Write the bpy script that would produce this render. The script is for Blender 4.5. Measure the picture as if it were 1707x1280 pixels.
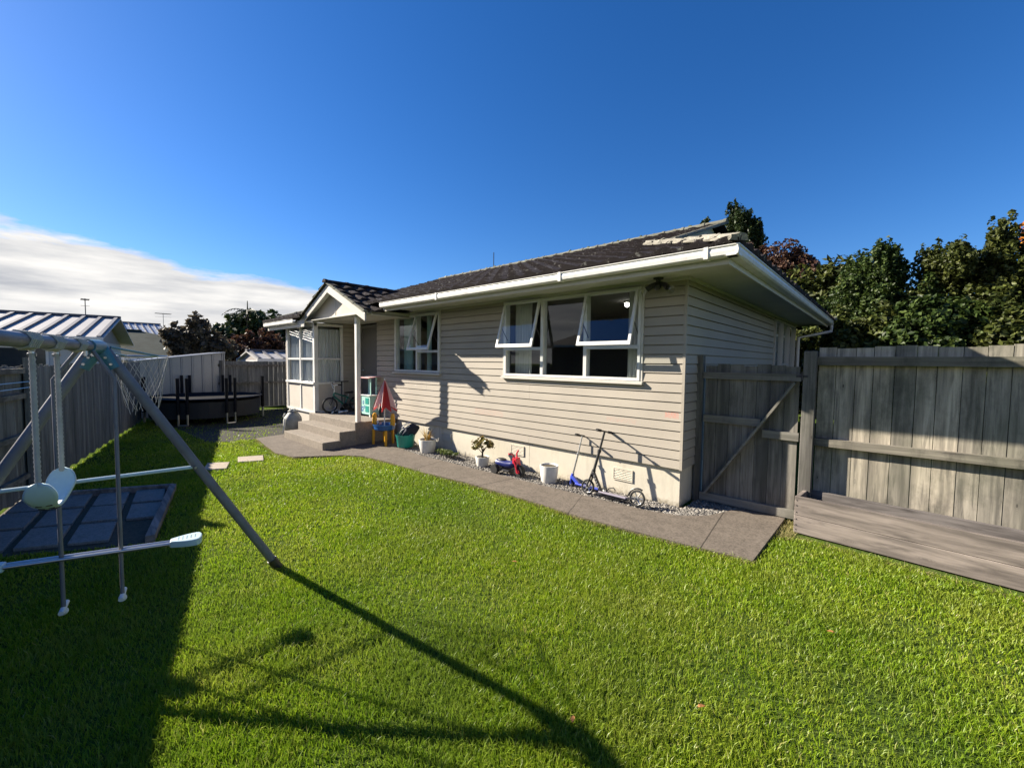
import bpy, math, random
import numpy as np
from mathutils import Vector, Matrix
random.seed(7); rng = np.random.default_rng(7)
for o in list(bpy.data.objects): bpy.data.objects.remove(o)
SC = bpy.context.scene
COL = SC.collection

# ------------------------------------------------------------ camera
FPX, W0, H0 = 692.0, 1707.0, 1280.0
yaw, pitch, roll = math.radians(42.1655), math.radians(-3.0), math.radians(0.64)
f_ = Vector((-math.sin(yaw)*math.cos(pitch), math.cos(yaw)*math.cos(pitch), math.sin(pitch)))
r0_ = Vector((math.cos(yaw), math.sin(yaw), 0)); u0_ = r0_.cross(f_)
r_ = r0_*math.cos(roll)+u0_*math.sin(roll); u_ = -r0_*math.sin(roll)+u0_*math.cos(roll)
cam = bpy.data.cameras.new('camera'); camo = bpy.data.objects.new('camera', cam); COL.objects.link(camo)
cam.sensor_fit = 'HORIZONTAL'; cam.sensor_width = 36.0; cam.lens = FPX/W0*36.0
cam.clip_start = 0.05; cam.clip_end = 2000
m = Matrix(((r_.x, u_.x, -f_.x, 0), (r_.y, u_.y, -f_.y, 0), (r_.z, u_.z, -f_.z, 1.75), (0, 0, 0, 1)))
camo.matrix_world = m
SC.camera = camo

# ------------------------------------------------------------ light, sky, exposure
SUN = Vector((-2.1, -1.0, 1.30)).normalized()      # direction towards the sun
sl = bpy.data.lights.new('sun', 'SUN'); sl.energy = 5.0; sl.angle = math.radians(0.6); sl.color = (1.0, 0.90, 0.75)
so = bpy.data.objects.new('sun', sl); COL.objects.link(so)
so.rotation_euler = SUN.to_track_quat('Z', 'Y').to_euler(); so.location = (-20, -10, 15)
wd = bpy.data.worlds.new('World'); SC.world = wd; wd.use_nodes = True
nt = wd.node_tree; N = nt.nodes; L = nt.links
for n in list(N): N.remove(n)
def wn(t, **k):
    n = N.new(t)
    for a, b in k.items(): setattr(n, a, b)
    return n
def wm(op, a, b=None, c=None, clamp=False):
    n = N.new('ShaderNodeMath'); n.operation = op; n.use_clamp = clamp
    for i, v in enumerate((a, b, c)):
        if v is None: continue
        if isinstance(v, (int, float)): n.inputs[i].default_value = v
        else: L.new(v, n.inputs[i])
    return n.outputs[0]
sky = wn('ShaderNodeTexSky', sky_type='NISHITA', sun_disc=False)
sky.sun_elevation = math.asin(SUN.z); sky.sun_rotation = math.atan2(SUN.x, SUN.y)
sky.altitude = 0; sky.air_density = 1.0; sky.dust_density = 0.25; sky.ozone_density = 3.5
hs = wn('ShaderNodeHueSaturation'); hs.inputs['Saturation'].default_value = 1.28; hs.inputs['Value'].default_value = 1.0
L.new(sky.outputs[0], hs.inputs['Color'])
tc = wn('ShaderNodeTexCoord'); sp = wn('ShaderNodeSeparateXYZ'); L.new(tc.outputs['Generated'], sp.inputs[0])
X_, Y_, Z_ = sp.outputs
hyp = wm('SQRT', wm('ADD', wm('MULTIPLY', X_, X_), wm('MULTIPLY', Y_, Y_)))
el = wm('DIVIDE', Z_, wm('MAXIMUM', hyp, 0.02))
az = wm('ARCTAN2', Y_, wm('MULTIPLY', X_, -1.0))
azc = wm('MINIMUM', wm('MAXIMUM', az, -0.7), 1.7)
# cloud bank: its upper edge sinks towards +Y
edge = wm('MULTIPLY_ADD', azc, -0.135, 0.196)
edge = wm('MAXIMUM', edge, -0.2)
cv = wn('ShaderNodeCombineXYZ')
L.new(wm('MULTIPLY', az, 3.2), cv.inputs[0]); L.new(wm('MULTIPLY', el, 13.0), cv.inputs[1])
n1 = wn('ShaderNodeTexNoise'); n1.inputs['Scale'].default_value = 1.25; n1.inputs['Detail'].default_value = 10; n1.inputs['Roughness'].default_value = .62
L.new(cv.outputs[0], n1.inputs['Vector'])
cv2 = wn('ShaderNodeCombineXYZ')
L.new(wm('MULTIPLY', az, 5.0), cv2.inputs[0]); L.new(wm('MULTIPLY_ADD', el, 30.0, 5.0), cv2.inputs[1])
n2 = wn('ShaderNodeTexNoise'); n2.inputs['Scale'].default_value = 1.0; n2.inputs['Detail'].default_value = 6; n2.inputs['Roughness'].default_value = .55
L.new(cv2.outputs[0], n2.inputs['Vector'])
d_ = wm('ADD', wm('SUBTRACT', edge, el), wm('MULTIPLY', wm('SUBTRACT', n1.outputs[0], 0.5), 0.13))
mask = wm('MULTIPLY_ADD', d_, 48.0, 0.45, clamp=True)
mask = wm('MULTIPLY', mask, wm('MULTIPLY_ADD', el, 60, 0.9, clamp=True))
cr = wn('ShaderNodeValToRGB'); cr.color_ramp.elements[0].position = .28; cr.color_ramp.elements[1].position = .66
cr.color_ramp.elements[0].color = (3.7, 3.85, 4.2, 1); cr.color_ramp.elements[1].color = (7.7, 7.5, 7.2, 1)
L.new(n2.outputs[0], cr.inputs[0])
mx = wn('ShaderNodeMix', data_type='RGBA'); L.new(mask, mx.inputs['Factor']); tint = wn('ShaderNodeMix', data_type='RGBA'); tint.blend_type = 'MULTIPLY'; tint.inputs['Factor'].default_value = 1; tint.inputs['B'].default_value = (0.74, 0.86, 1.10, 1); L.new(hs.outputs[0], tint.inputs['A']); L.new(tint.outputs['Result'], mx.inputs['A']); L.new(cr.outputs[0], mx.inputs['B'])
bg = wn('ShaderNodeBackground'); bg.inputs['Strength'].default_value = 0.05
L.new(mx.outputs['Result'], bg.inputs['Color'])
ow = wn('ShaderNodeOutputWorld'); L.new(bg.outputs[0], ow.inputs['Surface'])
SC.view_settings.view_transform = 'Standard'; SC.view_settings.look = 'None'
SC.view_settings.exposure = 1.5; SC.view_settings.gamma = 1.0; SC.view_settings.use_curve_mapping = False
SC.render.engine = 'CYCLES'
SC.cycles.max_bounces = 6; SC.cycles.diffuse_bounces = 2; SC.cycles.transparent_max_bounces = 12

# ------------------------------------------------------------ materials
MATS = {}
class NB:
    def __init__(s, name):
        s.m = bpy.data.materials.new(name); s.m.use_nodes = True; s.t = s.m.node_tree
        s.n = s.t.nodes; s.l = s.t.links; s.b = s.n['Principled BSDF']; s.o = s.n['Material Output']
        s.tc = s.n.new('ShaderNodeTexCoord'); MATS[name] = s.m
    def node(s, t, **k):
        x = s.n.new(t)
        for a, b in k.items(): setattr(x, a, b)
        return x
    def vec(s, scale=(1, 1, 1), rot=(0, 0, 0), out='Object'):
        x = s.node('ShaderNodeMapping'); x.inputs['Scale'].default_value = scale; x.inputs['Rotation'].default_value = rot
        s.l.new(s.tc.outputs[out], x.inputs[0]); return x.outputs[0]
    def noise(s, sc=5, det=5, rough=.55, vec=None, dist=0):
        x = s.node('ShaderNodeTexNoise'); x.inputs['Scale'].default_value = sc; x.inputs['Detail'].default_value = det
        x.inputs['Roughness'].default_value = rough; x.inputs['Distortion'].default_value = dist
        s.l.new(vec if vec is not None else s.vec(), x.inputs['Vector']); return x.outputs[0]
    def ramp(s, fac, stops):
        x = s.node('ShaderNodeValToRGB'); e = x.color_ramp.elements
        while len(e) < len(stops): e.new(.5)
        for i, (p, c) in enumerate(stops):
            e[i].position = p; e[i].color = (c[0], c[1], c[2], 1) if not isinstance(c, (int, float)) else (c, c, c, 1)
        s.l.new(fac, x.inputs[0]); return x.outputs[0]
    def mix(s, fac, a, b, mode='MIX'):
        x = s.node('ShaderNodeMix', data_type='RGBA'); x.blend_type = mode
        for k, v in (('Factor', fac), ('A', a), ('B', b)):
            if isinstance(v, (int, float)): x.inputs[k].default_value = v
            elif isinstance(v, tuple): x.inputs[k].default_value = (*v, 1)
            else: s.l.new(v, x.inputs[k])
        return x.outputs['Result']
    def math(s, op, a, b=None, clamp=False):
        x = s.node('ShaderNodeMath'); x.operation = op; x.use_clamp = clamp
        for i, v in enumerate((a, b)):
            if v is None: continue
            if isinstance(v, (int, float)): x.inputs[i].default_value = v
            else: s.l.new(v, x.inputs[i])
        return x.outputs[0]
    def color(s, c):
        if isinstance(c, tuple): s.b.inputs['Base Color'].default_value = (*c, 1)
        else: s.l.new(c, s.b.inputs['Base Color'])
    def rough(s, r):
        if isinstance(r, (int, float)): s.b.inputs['Roughness'].default_value = r
        else: s.l.new(r, s.b.inputs['Roughness'])
    def bump(s, h, strength=.3, dist=.01):
        x = s.node('ShaderNodeBump'); x.inputs['Strength'].default_value = strength; x.inputs['Distance'].default_value = dist
        s.l.new(h, x.inputs['Height']); s.l.new(x.outputs[0], s.b.inputs['Normal'])
def sc3(c, k): return (c[0]*k, c[1]*k, c[2]*k)
def paint(name, c, rough=.55, var=.25, scale=3, metal=0, bump=.05, dirt=None, spec=.5):
    b = NB(name)
    n = b.noise(scale, 6); fine = b.noise(scale*14, 4)
    col = b.ramp(n, [(.3, sc3(c, 1-var)), (.7, sc3(c, 1+var*.4))])
    col = b.mix(b.ramp(fine, [(.35, .0), (.8, .22)]), col, sc3(c, .7))
    if dirt:
        dn = b.noise(7, 8, .7, b.vec((1, 1, .35)))
        col = b.mix(b.ramp(dn, [(.52, 0.0), (.75, .75)]), col, dirt)
    b.color(col); b.rough(rough); b.b.inputs['Metallic'].default_value = metal
    b.b.inputs['Specular IOR Level'].default_value = spec
    b.bump(fine, bump*3, .004); return b.m
def wood(name, c1, c2, axis='Z', knots=True, dark=(.03, .03, .028), green=0.0, stain=.55, swirl=0):
    b = NB(name)
    s = {'Z': (26, 26, 1.6), 'X': (1.6, 26, 26), 'Y': (26, 1.6, 26)}[axis]
    g = b.noise(1.0, 6, .65, b.vec(s), .6); big = b.noise(1.7, 4, .6); blot = b.noise(3.2, 6, .7, b.vec((1, 1, .5)))
    if swirl:
        g = b.noise(1.0, 7, .6, b.vec({'Z': (11, 11, 1.2), 'X': (1.6, 17, 17), 'Y': (17, 1.6, 17)}[axis]), swirl)
    col = b.ramp(g, [(.30, c2), (.5, sc3(c1, .8)), (.68, c1)])
    stv = b.noise(1.0, 5, .6, b.vec({'Z': (9, 9, .45), 'X': (.45, 9, 9), 'Y': (9, .45, 9)}[axis]))
    col = b.mix(b.ramp(stv, [(.44, 0.0), (.62, .7)]), col, sc3(c2, .75))
    rnd = b.node('ShaderNodeNewGeometry').outputs['Random Per Island']
    col = b.mix(1.0, col, b.ramp(rnd, [(0, (.66, .67, .68)), (1, (1.15, 1.12, 1.08))]), 'MULTIPLY')
    col = b.mix(b.ramp(blot, [(.5, 0.0), (.72, stain)]), col, dark)
    if green: col = b.mix(b.ramp(big, [(.45, 0.0), (.7, green)]), col, (.10, .115, .07))
    if knots:
        v = b.node('ShaderNodeTexVoronoi'); v.inputs['Scale'].default_value = 2.3
        b.l.new(b.vec({'Z': (3.2, 3.2, 1), 'X': (1, 3.2, 3.2), 'Y': (3.2, 1, 3.2)}[axis]), v.inputs['Vector'])
        dd = v.outputs['Distance']
        rg = b.math('MULTIPLY_ADD' if False else 'MULTIPLY', b.math('ADD', b.math('SINE', b.math('MULTIPLY', dd, 190.0)), 1.0), .35)
        col = b.mix(b.math('MULTIPLY', rg, b.ramp(dd, [(.10, 1.0), (.20, 0.0)])), col, sc3(c2, .8))
        col = b.mix(b.ramp(dd, [(.035, .9), (.06, 0.0)]), col, sc3(c2, .4))
    b.color(col); b.rough(.85); b.b.inputs['Specular IOR Level'].default_value = .25
    b.bump(g, .5, .004); return b.m
def plastic(name, c, rough=.38, var=.1): return paint(name, c, rough, var, 4, 0, .01)

PAINT_BEIGE = (.36, .325, .275)
def boards_mat(name, base):
    b = NB(name)
    n = b.noise(1.3, 5); st = b.noise(1, 6, .6, b.vec((.7, .7, 30))); fine = b.noise(60, 3)
    col = b.ramp(n, [(.3, sc3(base, .90)), (.7, sc3(base, 1.06))])
    col = b.mix(b.ramp(st, [(.45, 0.0), (.75, .30)]), col, sc3(base, .78))
    chips = b.noise(5, 8, .75, b.vec((1, 1, 6)))
    col = b.mix(b.ramp(chips, [(.66, 0.0), (.69, .55)]), col, (.60, .585, .55))
    ch2 = b.noise(9, 9, .8, b.vec((1, 1, 3)))
    col = b.mix(b.ramp(ch2, [(.70, 0.0), (.73, .5)]), col, (.20, .18, .15))
    # chalk scribbles near the corner and along the wall (geometry position masks)
    geo = b.node('ShaderNodeNewGeometry'); sp = b.node('ShaderNodeSeparateXYZ'); b.l.new(geo.outputs['Position'], sp.inputs[0])
    def box(cx, cz, rx, rz):
        ax = b.math('DIVIDE', b.math('ABSOLUTE', b.math('SUBTRACT', sp.outputs[0], cx)), rx)
        az_ = b.math('DIVIDE', b.math('ABSOLUTE', b.math('SUBTRACT', sp.outputs[2], cz)), rz)
        return b.math('LESS_THAN', b.math('MAXIMUM', ax, az_), 1.0)
    scr = b.noise(1, 2, .5, b.vec((30, 30, 45)), 2.5)
    for cx, cz, rx, rz, th in ((-1.93, 1.13, .085, .04, .05), (-5.1, .88, .35, .05, .012), (-2.6, 1.0, .22, .03, .012)):
        mk = b.math('MULTIPLY', box(cx, cz, rx, rz), b.math('LESS_THAN', b.math('ABSOLUTE', b.math('SUBTRACT', scr, .5)), th))
        col = b.mix(b.math('MULTIPLY', mk, .7), col, (.55, .16, .12))
    b.color(col); b.rough(.6); b.bump(fine, .12, .003); b.b.inputs['Specular IOR Level'].default_value = .3
    return b.m
boards_mat('weatherboard_paint', PAINT_BEIGE)
def plinth_mat():
    b = NB('plinth_paint'); c = (.54, .50, .41); n = b.noise(2.5, 6); st = b.noise(1, 6, .7, b.vec((5, 5, .8))); fine = b.noise(60, 4)
    col = b.ramp(n, [(.3, sc3(c, .88)), (.7, sc3(c, 1.05))]); col = b.mix(b.ramp(st, [(.52, 0.0), (.75, .6)]), col, (.33, .31, .24))
    geo = b.node('ShaderNodeNewGeometry'); sp = b.node('ShaderNodeSeparateXYZ'); b.l.new(geo.outputs['Position'], sp.inputs[0])
    sp_ = b.math('ADD', b.math('MULTIPLY', sp.outputs[2], -5.0), b.math('MULTIPLY', b.noise(14, 8, .8), 1.9))
    col = b.mix(b.ramp(sp_, [(.55, 0.0), (.95, .75)]), col, (.17, .145, .10))
    b.color(col); b.rough(.85); b.bump(fine, .25, .004); return b.m
plinth_mat()
paint('trim_paint', (.54, .52, .475), .45, .08, 4)
paint('white_paint', (.74, .73, .70), .4, .1, 4, dirt=(.5, .49, .45))
paint('gutter_paint', (.74, .73, .70), .35, .08, 5, dirt=(.42, .41, .37))
paint('soffit_paint', (.52, .52, .47), .7, .10, 2, dirt=(.40, .42, .32))
paint('panel_paint', (.50, .46, .40), .7, .1, 2)
paint('door_paint', (.16, .15, .14), .5, .1, 2)
paint('porch_dark', (.20, .19, .18), .6, .1, 2)
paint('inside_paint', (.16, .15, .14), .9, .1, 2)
paint('alu_frame', (.66, .66, .65), .35, .06, 5)
def tiles(name, c, lich=.45, lc=(.33, .33, .29)):
    b = NB(name)
    n = b.noise(9, 8, .75); m2 = b.noise(2.2, 5); fine = b.noise(70, 3)
    rnd = b.node('ShaderNodeNewGeometry').outputs['Random Per Island']
    col = b.ramp(m2, [(.3, sc3(c, .75)), (.7, sc3(c, 1.3))])
    col = b.mix(b.ramp(n, [(.585, 0.0), (.63, lich)]), col, lc)
    n3 = b.noise(23, 6, .8)
    col = b.mix(b.ramp(n3, [(.62, 0.0), (.66, lich)]), col, sc3(lc, 1.6))
    b.color(col); b.rough(.9); b.b.inputs['Specular IOR Level'].default_value = .08; b.bump(fine, .5, .006); return b.m
tiles('roof_tile', (.032, .027, .028), .75, (.24, .235, .22))
tiles('lichen_tile', (.22, .21, .18), .9, (.50, .46, .33))
tiles('grey_lichen_tile', (.16, .16, .13), .8, (.34, .35, .27))
def conc(name, c, dark, sc=1.0, pebble=True, joints=()):
    b = NB(name)
    n = b.noise(1.6*sc, 7, .65); mid = b.noise(9*sc, 6, .7); fine = b.noise(95*sc, 3, .7)
    v = b.node('ShaderNodeTexVoronoi'); v.inputs['Scale'].default_value = 70*sc; b.l.new(b.vec(), v.inputs['Vector'])
    col = b.ramp(n, [(.3, sc3(c, .78)), (.7, c)])
    col = b.mix(b.ramp(mid, [(.42, 0.0), (.75, .7)]), col, dark)
    col = b.mix(b.ramp(fine, [(.40, 0.0), (.75, .55)]), col, sc3(c, 1.5))
    if pebble: col = b.mix(b.ramp(v.outputs['Color'], [(.2, .35), (.5, 0.0)]), col, sc3(dark, .6))
    if joints:
        geo = b.node('ShaderNodeNewGeometry'); sp = b.node('ShaderNodeSeparateXYZ'); b.l.new(geo.outputs['Position'], sp.inputs[0])
        wob = b.math('MULTIPLY', b.math('SUBTRACT', b.noise(6, 5, .6), .5), .05)
        for (jx, sl_, w_) in joints:
            q = b.math('ADD', b.math('SUBTRACT', sp.outputs[0], jx), b.math('MULTIPLY', b.math('SUBTRACT', sp.outputs[1], 4.2), sl_))
            q = b.math('ABSOLUTE', b.math('ADD', q, wob if w_ < .006 else b.math('MULTIPLY', wob, .15)))
            col = b.mix(b.math('MULTIPLY', b.math('LESS_THAN', q, w_), .8), col, (.025, .022, .018))
    b.color(col); b.rough(.9); b.bump(fine, .6, .006); b.b.inputs['Specular IOR Level'].default_value = .2; return b.m
conc('path_concrete', (.165, .14, .115), (.065, .055, .045), .8, True, ((-1.25, .1, .006), (-2.75, .35, .004), (-4.1, -.2, .008), (-5.6, .15, .007), (-7.4, .5, .007), (-8.9, -.3, .004)))
conc('step_concrete', (.27, .235, .195), (.15, .13, .11))
conc('slab_concrete', (.42, .36, .29), (.28, .25, .20))
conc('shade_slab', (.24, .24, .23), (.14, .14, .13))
conc('bedding_soil', (.10, .085, .06), (.05, .042, .03))
conc('lawn_shade_dark', (.040, .038, .030), (.022, .021, .018))  # near-black tone that holds the shade of the far lawn
def gravel_mat():
    b = NB('gravel_stone'); rnd = b.node('ShaderNodeNewGeometry').outputs['Random Per Island']
    b.color(b.ramp(rnd, [(0, (.06, .055, .05)), (.5, (.14, .13, .115)), (1, (.30, .28, .25))])); b.rough(.85); return b.m
gravel_mat()
def ground_mat():
    b = NB('ground_soil'); n = b.noise(.8, 6, .6); f2 = b.noise(30, 4, .7)
    col = b.ramp(n, [(.35, (.05, .085, .018)), (.65, (.085, .12, .025))])
    col = b.mix(b.ramp(f2, [(.45, 0.0), (.7, .6)]), col, (.03, .035, .014))
    b.color(col); b.rough(1); b.b.inputs['Specular IOR Level'].default_value = 0; b.bump(f2, .6, .02); return b.m
ground_mat()
def leafy(name, stops, trans=.35, rough=.55, spec=.4, big=None):
    b = NB(name); rnd = b.node('ShaderNodeNewGeometry').outputs['Random Per Island']
    col = b.ramp(rnd, stops)
    if big:
        n = b.noise(big[0], 5, .6); col = b.mix(b.ramp(n, [(.42, 0.0), (.62, big[2])]), col, big[1])
        if name == 'grass_blade':
            n5 = b.noise(.55, 4, .6); col = b.mix(b.ramp(n5, [(.45, 0.0), (.62, .55)]), col, (.10, .205, .012))
    b.color(col); b.rough(rough); b.b.inputs['Specular IOR Level'].default_value = spec
    tr = b.node('ShaderNodeBsdfTranslucent'); b.l.new(col, tr.inputs['Color'])
    ms = b.node('ShaderNodeMixShader'); ms.inputs[0].default_value = trans
    b.l.new(b.b.outputs[0], ms.inputs[1]); b.l.new(tr.outputs[0], ms.inputs[2]); b.l.new(ms.outputs[0], b.o.inputs[0]); return b.m
leafy('grass_blade', [(0, (.15, .25, .012)), (.35, (.22, .34, .013)), (.75, (.29, .40, .016)), (.93, (.35, .40, .04)), (1, (.48, .42, .18))], .45, .42, .35, (1.3, (.27, .31, .05), .6))
leafy('leaf_dark', [(0, (.016, .032, .007)), (.6, (.036, .062, .012)), (1, (.085, .12, .028))], .25, .5, .25)
leafy('leaf_olive', [(0, (.020, .033, .007)), (.6, (.050, .068, .013)), (1, (.12, .14, .032))], .25, .5, .25, (.9, (.075, .07, .018), .35))
leafy('leaf_conifer', [(0, (.012, .025, .008)), (.7, (.03, .05, .014)), (1, (.06, .08, .02))], .2, .5, .3)
leafy('leaf_red', [(0, (.035, .018, .014)), (.6, (.07, .032, .022)), (1, (.13, .075, .04))], .3, .5, .3)
leafy('leaf_brown', [(0, (.05, .045, .035)), (.6, (.10, .085, .06)), (1, (.20, .16, .10))], .3, .5, .3)
leafy('leaf_orange', [(0, (.45, .16, .02)), (1, (.65, .28, .04))], .3, .5, .3)
leafy('leaf_jade', [(0, (.10, .10, .02)), (.6, (.20, .17, .05)), (1, (.32, .20, .08))], .2, .35, .5)
leafy('leaf_flax', [(0, (.20, .12, .03)), (.5, (.50, .30, .07)), (1, (.55, .45, .25))], .3, .4, .4)
leafy('leaf_weed', [(0, (.05, .08, .02)), (1, (.14, .17, .05))], .3, .5, .3)
leafy('leaf_fallen', [(0, (.30, .12, .04)), (1, (.45, .22, .08))], .2, .6, .3)
wood('bark', (.10, .08, .06), (.05, .04, .03), 'Z', False)
wood('fence_wood', (.52, .475, .39), (.15, .14, .12), 'Z', True, (.035, .037, .032), .35, .7)
wood('fence_rail', (.27, .25, .21), (.10, .09, .08), 'X', False, (.025, .025, .022), .3, .85)
wood('gate_wood', (.23, .22, .20), (.085, .08, .075), 'Z', True, (.04, .04, .037), .25)
wood('gate_rail', (.27, .26, .235), (.14, .135, .12), 'X', False, (.05, .05, .045), .2)
wood('planter_wood', (.35, .30, .27), (.11, .095, .088), 'X', True, (.20, .17, .15), 0, .35, .7)
wood('planter_inner', (.22, .20, .19), (.08, .072, .068), 'X', False, (.10, .09, .08), 0, .3, .7)
wood('left_fence_wood', (.27, .27, .25), (.11, .11, .10), 'Z', False, (.06, .06, .055), .2)
def glass_mat(name, tint=(.9, .95, .95), base=.06):
    b = NB(name)
    b.n.remove(b.b)
    fr = b.node('ShaderNodeLayerWeight'); fr.inputs[0].default_value = .5
    fac = b.math('ADD', b.math('MULTIPLY', b.math('POWER', fr.outputs['Facing'], 3.6), .9), base, clamp=True)
    tr = b.node('ShaderNodeBsdfTransparent'); tr.inputs[0].default_value = (*tint, 1)
    gl = b.node('ShaderNodeBsdfGlossy'); gl.inputs['Roughness'].default_value = .005; gl.inputs['Color'].default_value = (.9, .92, .95, 1)
    ms = b.node('ShaderNodeMixShader'); b.l.new(fac, ms.inputs[0]); b.l.new(tr.outputs[0], ms.inputs[1]); b.l.new(gl.outputs[0], ms.inputs[2])
    b.l.new(ms.outputs[0], b.o.inputs[0]); return b.m
glass_mat('window_glass'); glass_mat('bulb_glass', (.9, .9, .9), .1)
def emis(name, c, s):
    b = NB(name); b.b.inputs['Emission Color'].default_value = (*c, 1); b.b.inputs['Emission Strength'].default_value = s; b.color(c); return b.m
emis('lamp_glow', (1, .95, .85), 6)
def cloth(name, c, tr=.3):
    b = NB(name); n = b.noise(40, 3); b.color(b.mix(n, sc3(c, .9), c)); b.rough(.9)
    t = b.node('ShaderNodeBsdfTranslucent'); t.inputs[0].default_value = (*c, 1)
    ms = b.node('ShaderNodeMixShader'); ms.inputs[0].default_value = tr
    b.l.new(b.b.outputs[0], ms.inputs[1]); b.l.new(t.outputs[0], ms.inputs[2]); b.l.new(ms.outputs[0], b.o.inputs[0]); return b.m
cloth('net_curtain', (.72, .72, .74)); cloth('teal_curtain', (.42, .62, .58)); cloth('cream_curtain', (.76, .76, .70))
cloth('red_canvas', (.50, .06, .06), .35); cloth('white_canvas', (.74, .60, .60), .35)
plastic('black_plastic', (.018, .018, .02)); plastic('rubber', (.022, .022, .022), .8); plastic('blue_plastic', (.02, .10, .30), .35)
plastic('navy_plastic', (.012, .02, .13), .3); plastic('red_plastic', (.55, .015, .04), .35); plastic('teal_plastic', (.02, .28, .23), .4)
plastic('yellow_plastic', (.75, .36, .02), .4); plastic('green_frame', (.01, .16, .12), .3); plastic('mint_paint', (.36, .62, .55), .5)
plastic('pink_paint', (.70, .38, .38), .5); plastic('white_plastic', (.74, .74, .72), .4); plastic('seat_blue', (.46, .60, .64), .4)
plastic('scooter_blue', (.03, .06, .45), .35); plastic('purple_plastic', (.24, .22, .28), .5)
paint('pad_dark', (.014, .015, .018), .95, .1, 4, 0, 0, None, .05); plastic('navy_fabric', (.015, .02, .04), .85); plastic('joint_teal', (.05, .17, .22), .4)
plastic('olive_paint', (.09, .11, .05), .5)
paint('tube_grey', (.15, .155, .175), .5, .25, 7, 0, .08, (.09, .075, .06)); paint('steel', (.55, .55, .55), .3, .1, 5, .9); paint('dark_steel', (.05, .05, .055), .4, .1, 5, .5)
paint('pot_white', (.70, .69, .65), .55, .08, 6, dirt=(.45, .42, .36)); paint('pot_grey', (.42, .42, .40), .8, .15, 8)
paint('metal_grey', (.22, .24, .27), .35, .08, 2, .4); paint('metal_roof', (.42, .41, .40), .6, .08, 1, 0, .05, None, .15)
paint('house_white', (.55, .56, .56), .7, .1, 1); tiles('green_roof', (.045, .055, .047), .3, (.09, .10, .085)); paint('far_roof', (.33, .38, .46), .5, .1, .8)
paint('brick_dark', (.14, .11, .095), .9, .25, 2); paint('rope', (.42, .40, .36), .8, .2, 20); paint('sack', (.30, .31, .29), .7, .3, 8)
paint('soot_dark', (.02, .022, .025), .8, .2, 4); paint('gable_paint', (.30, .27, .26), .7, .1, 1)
M = MATS

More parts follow.
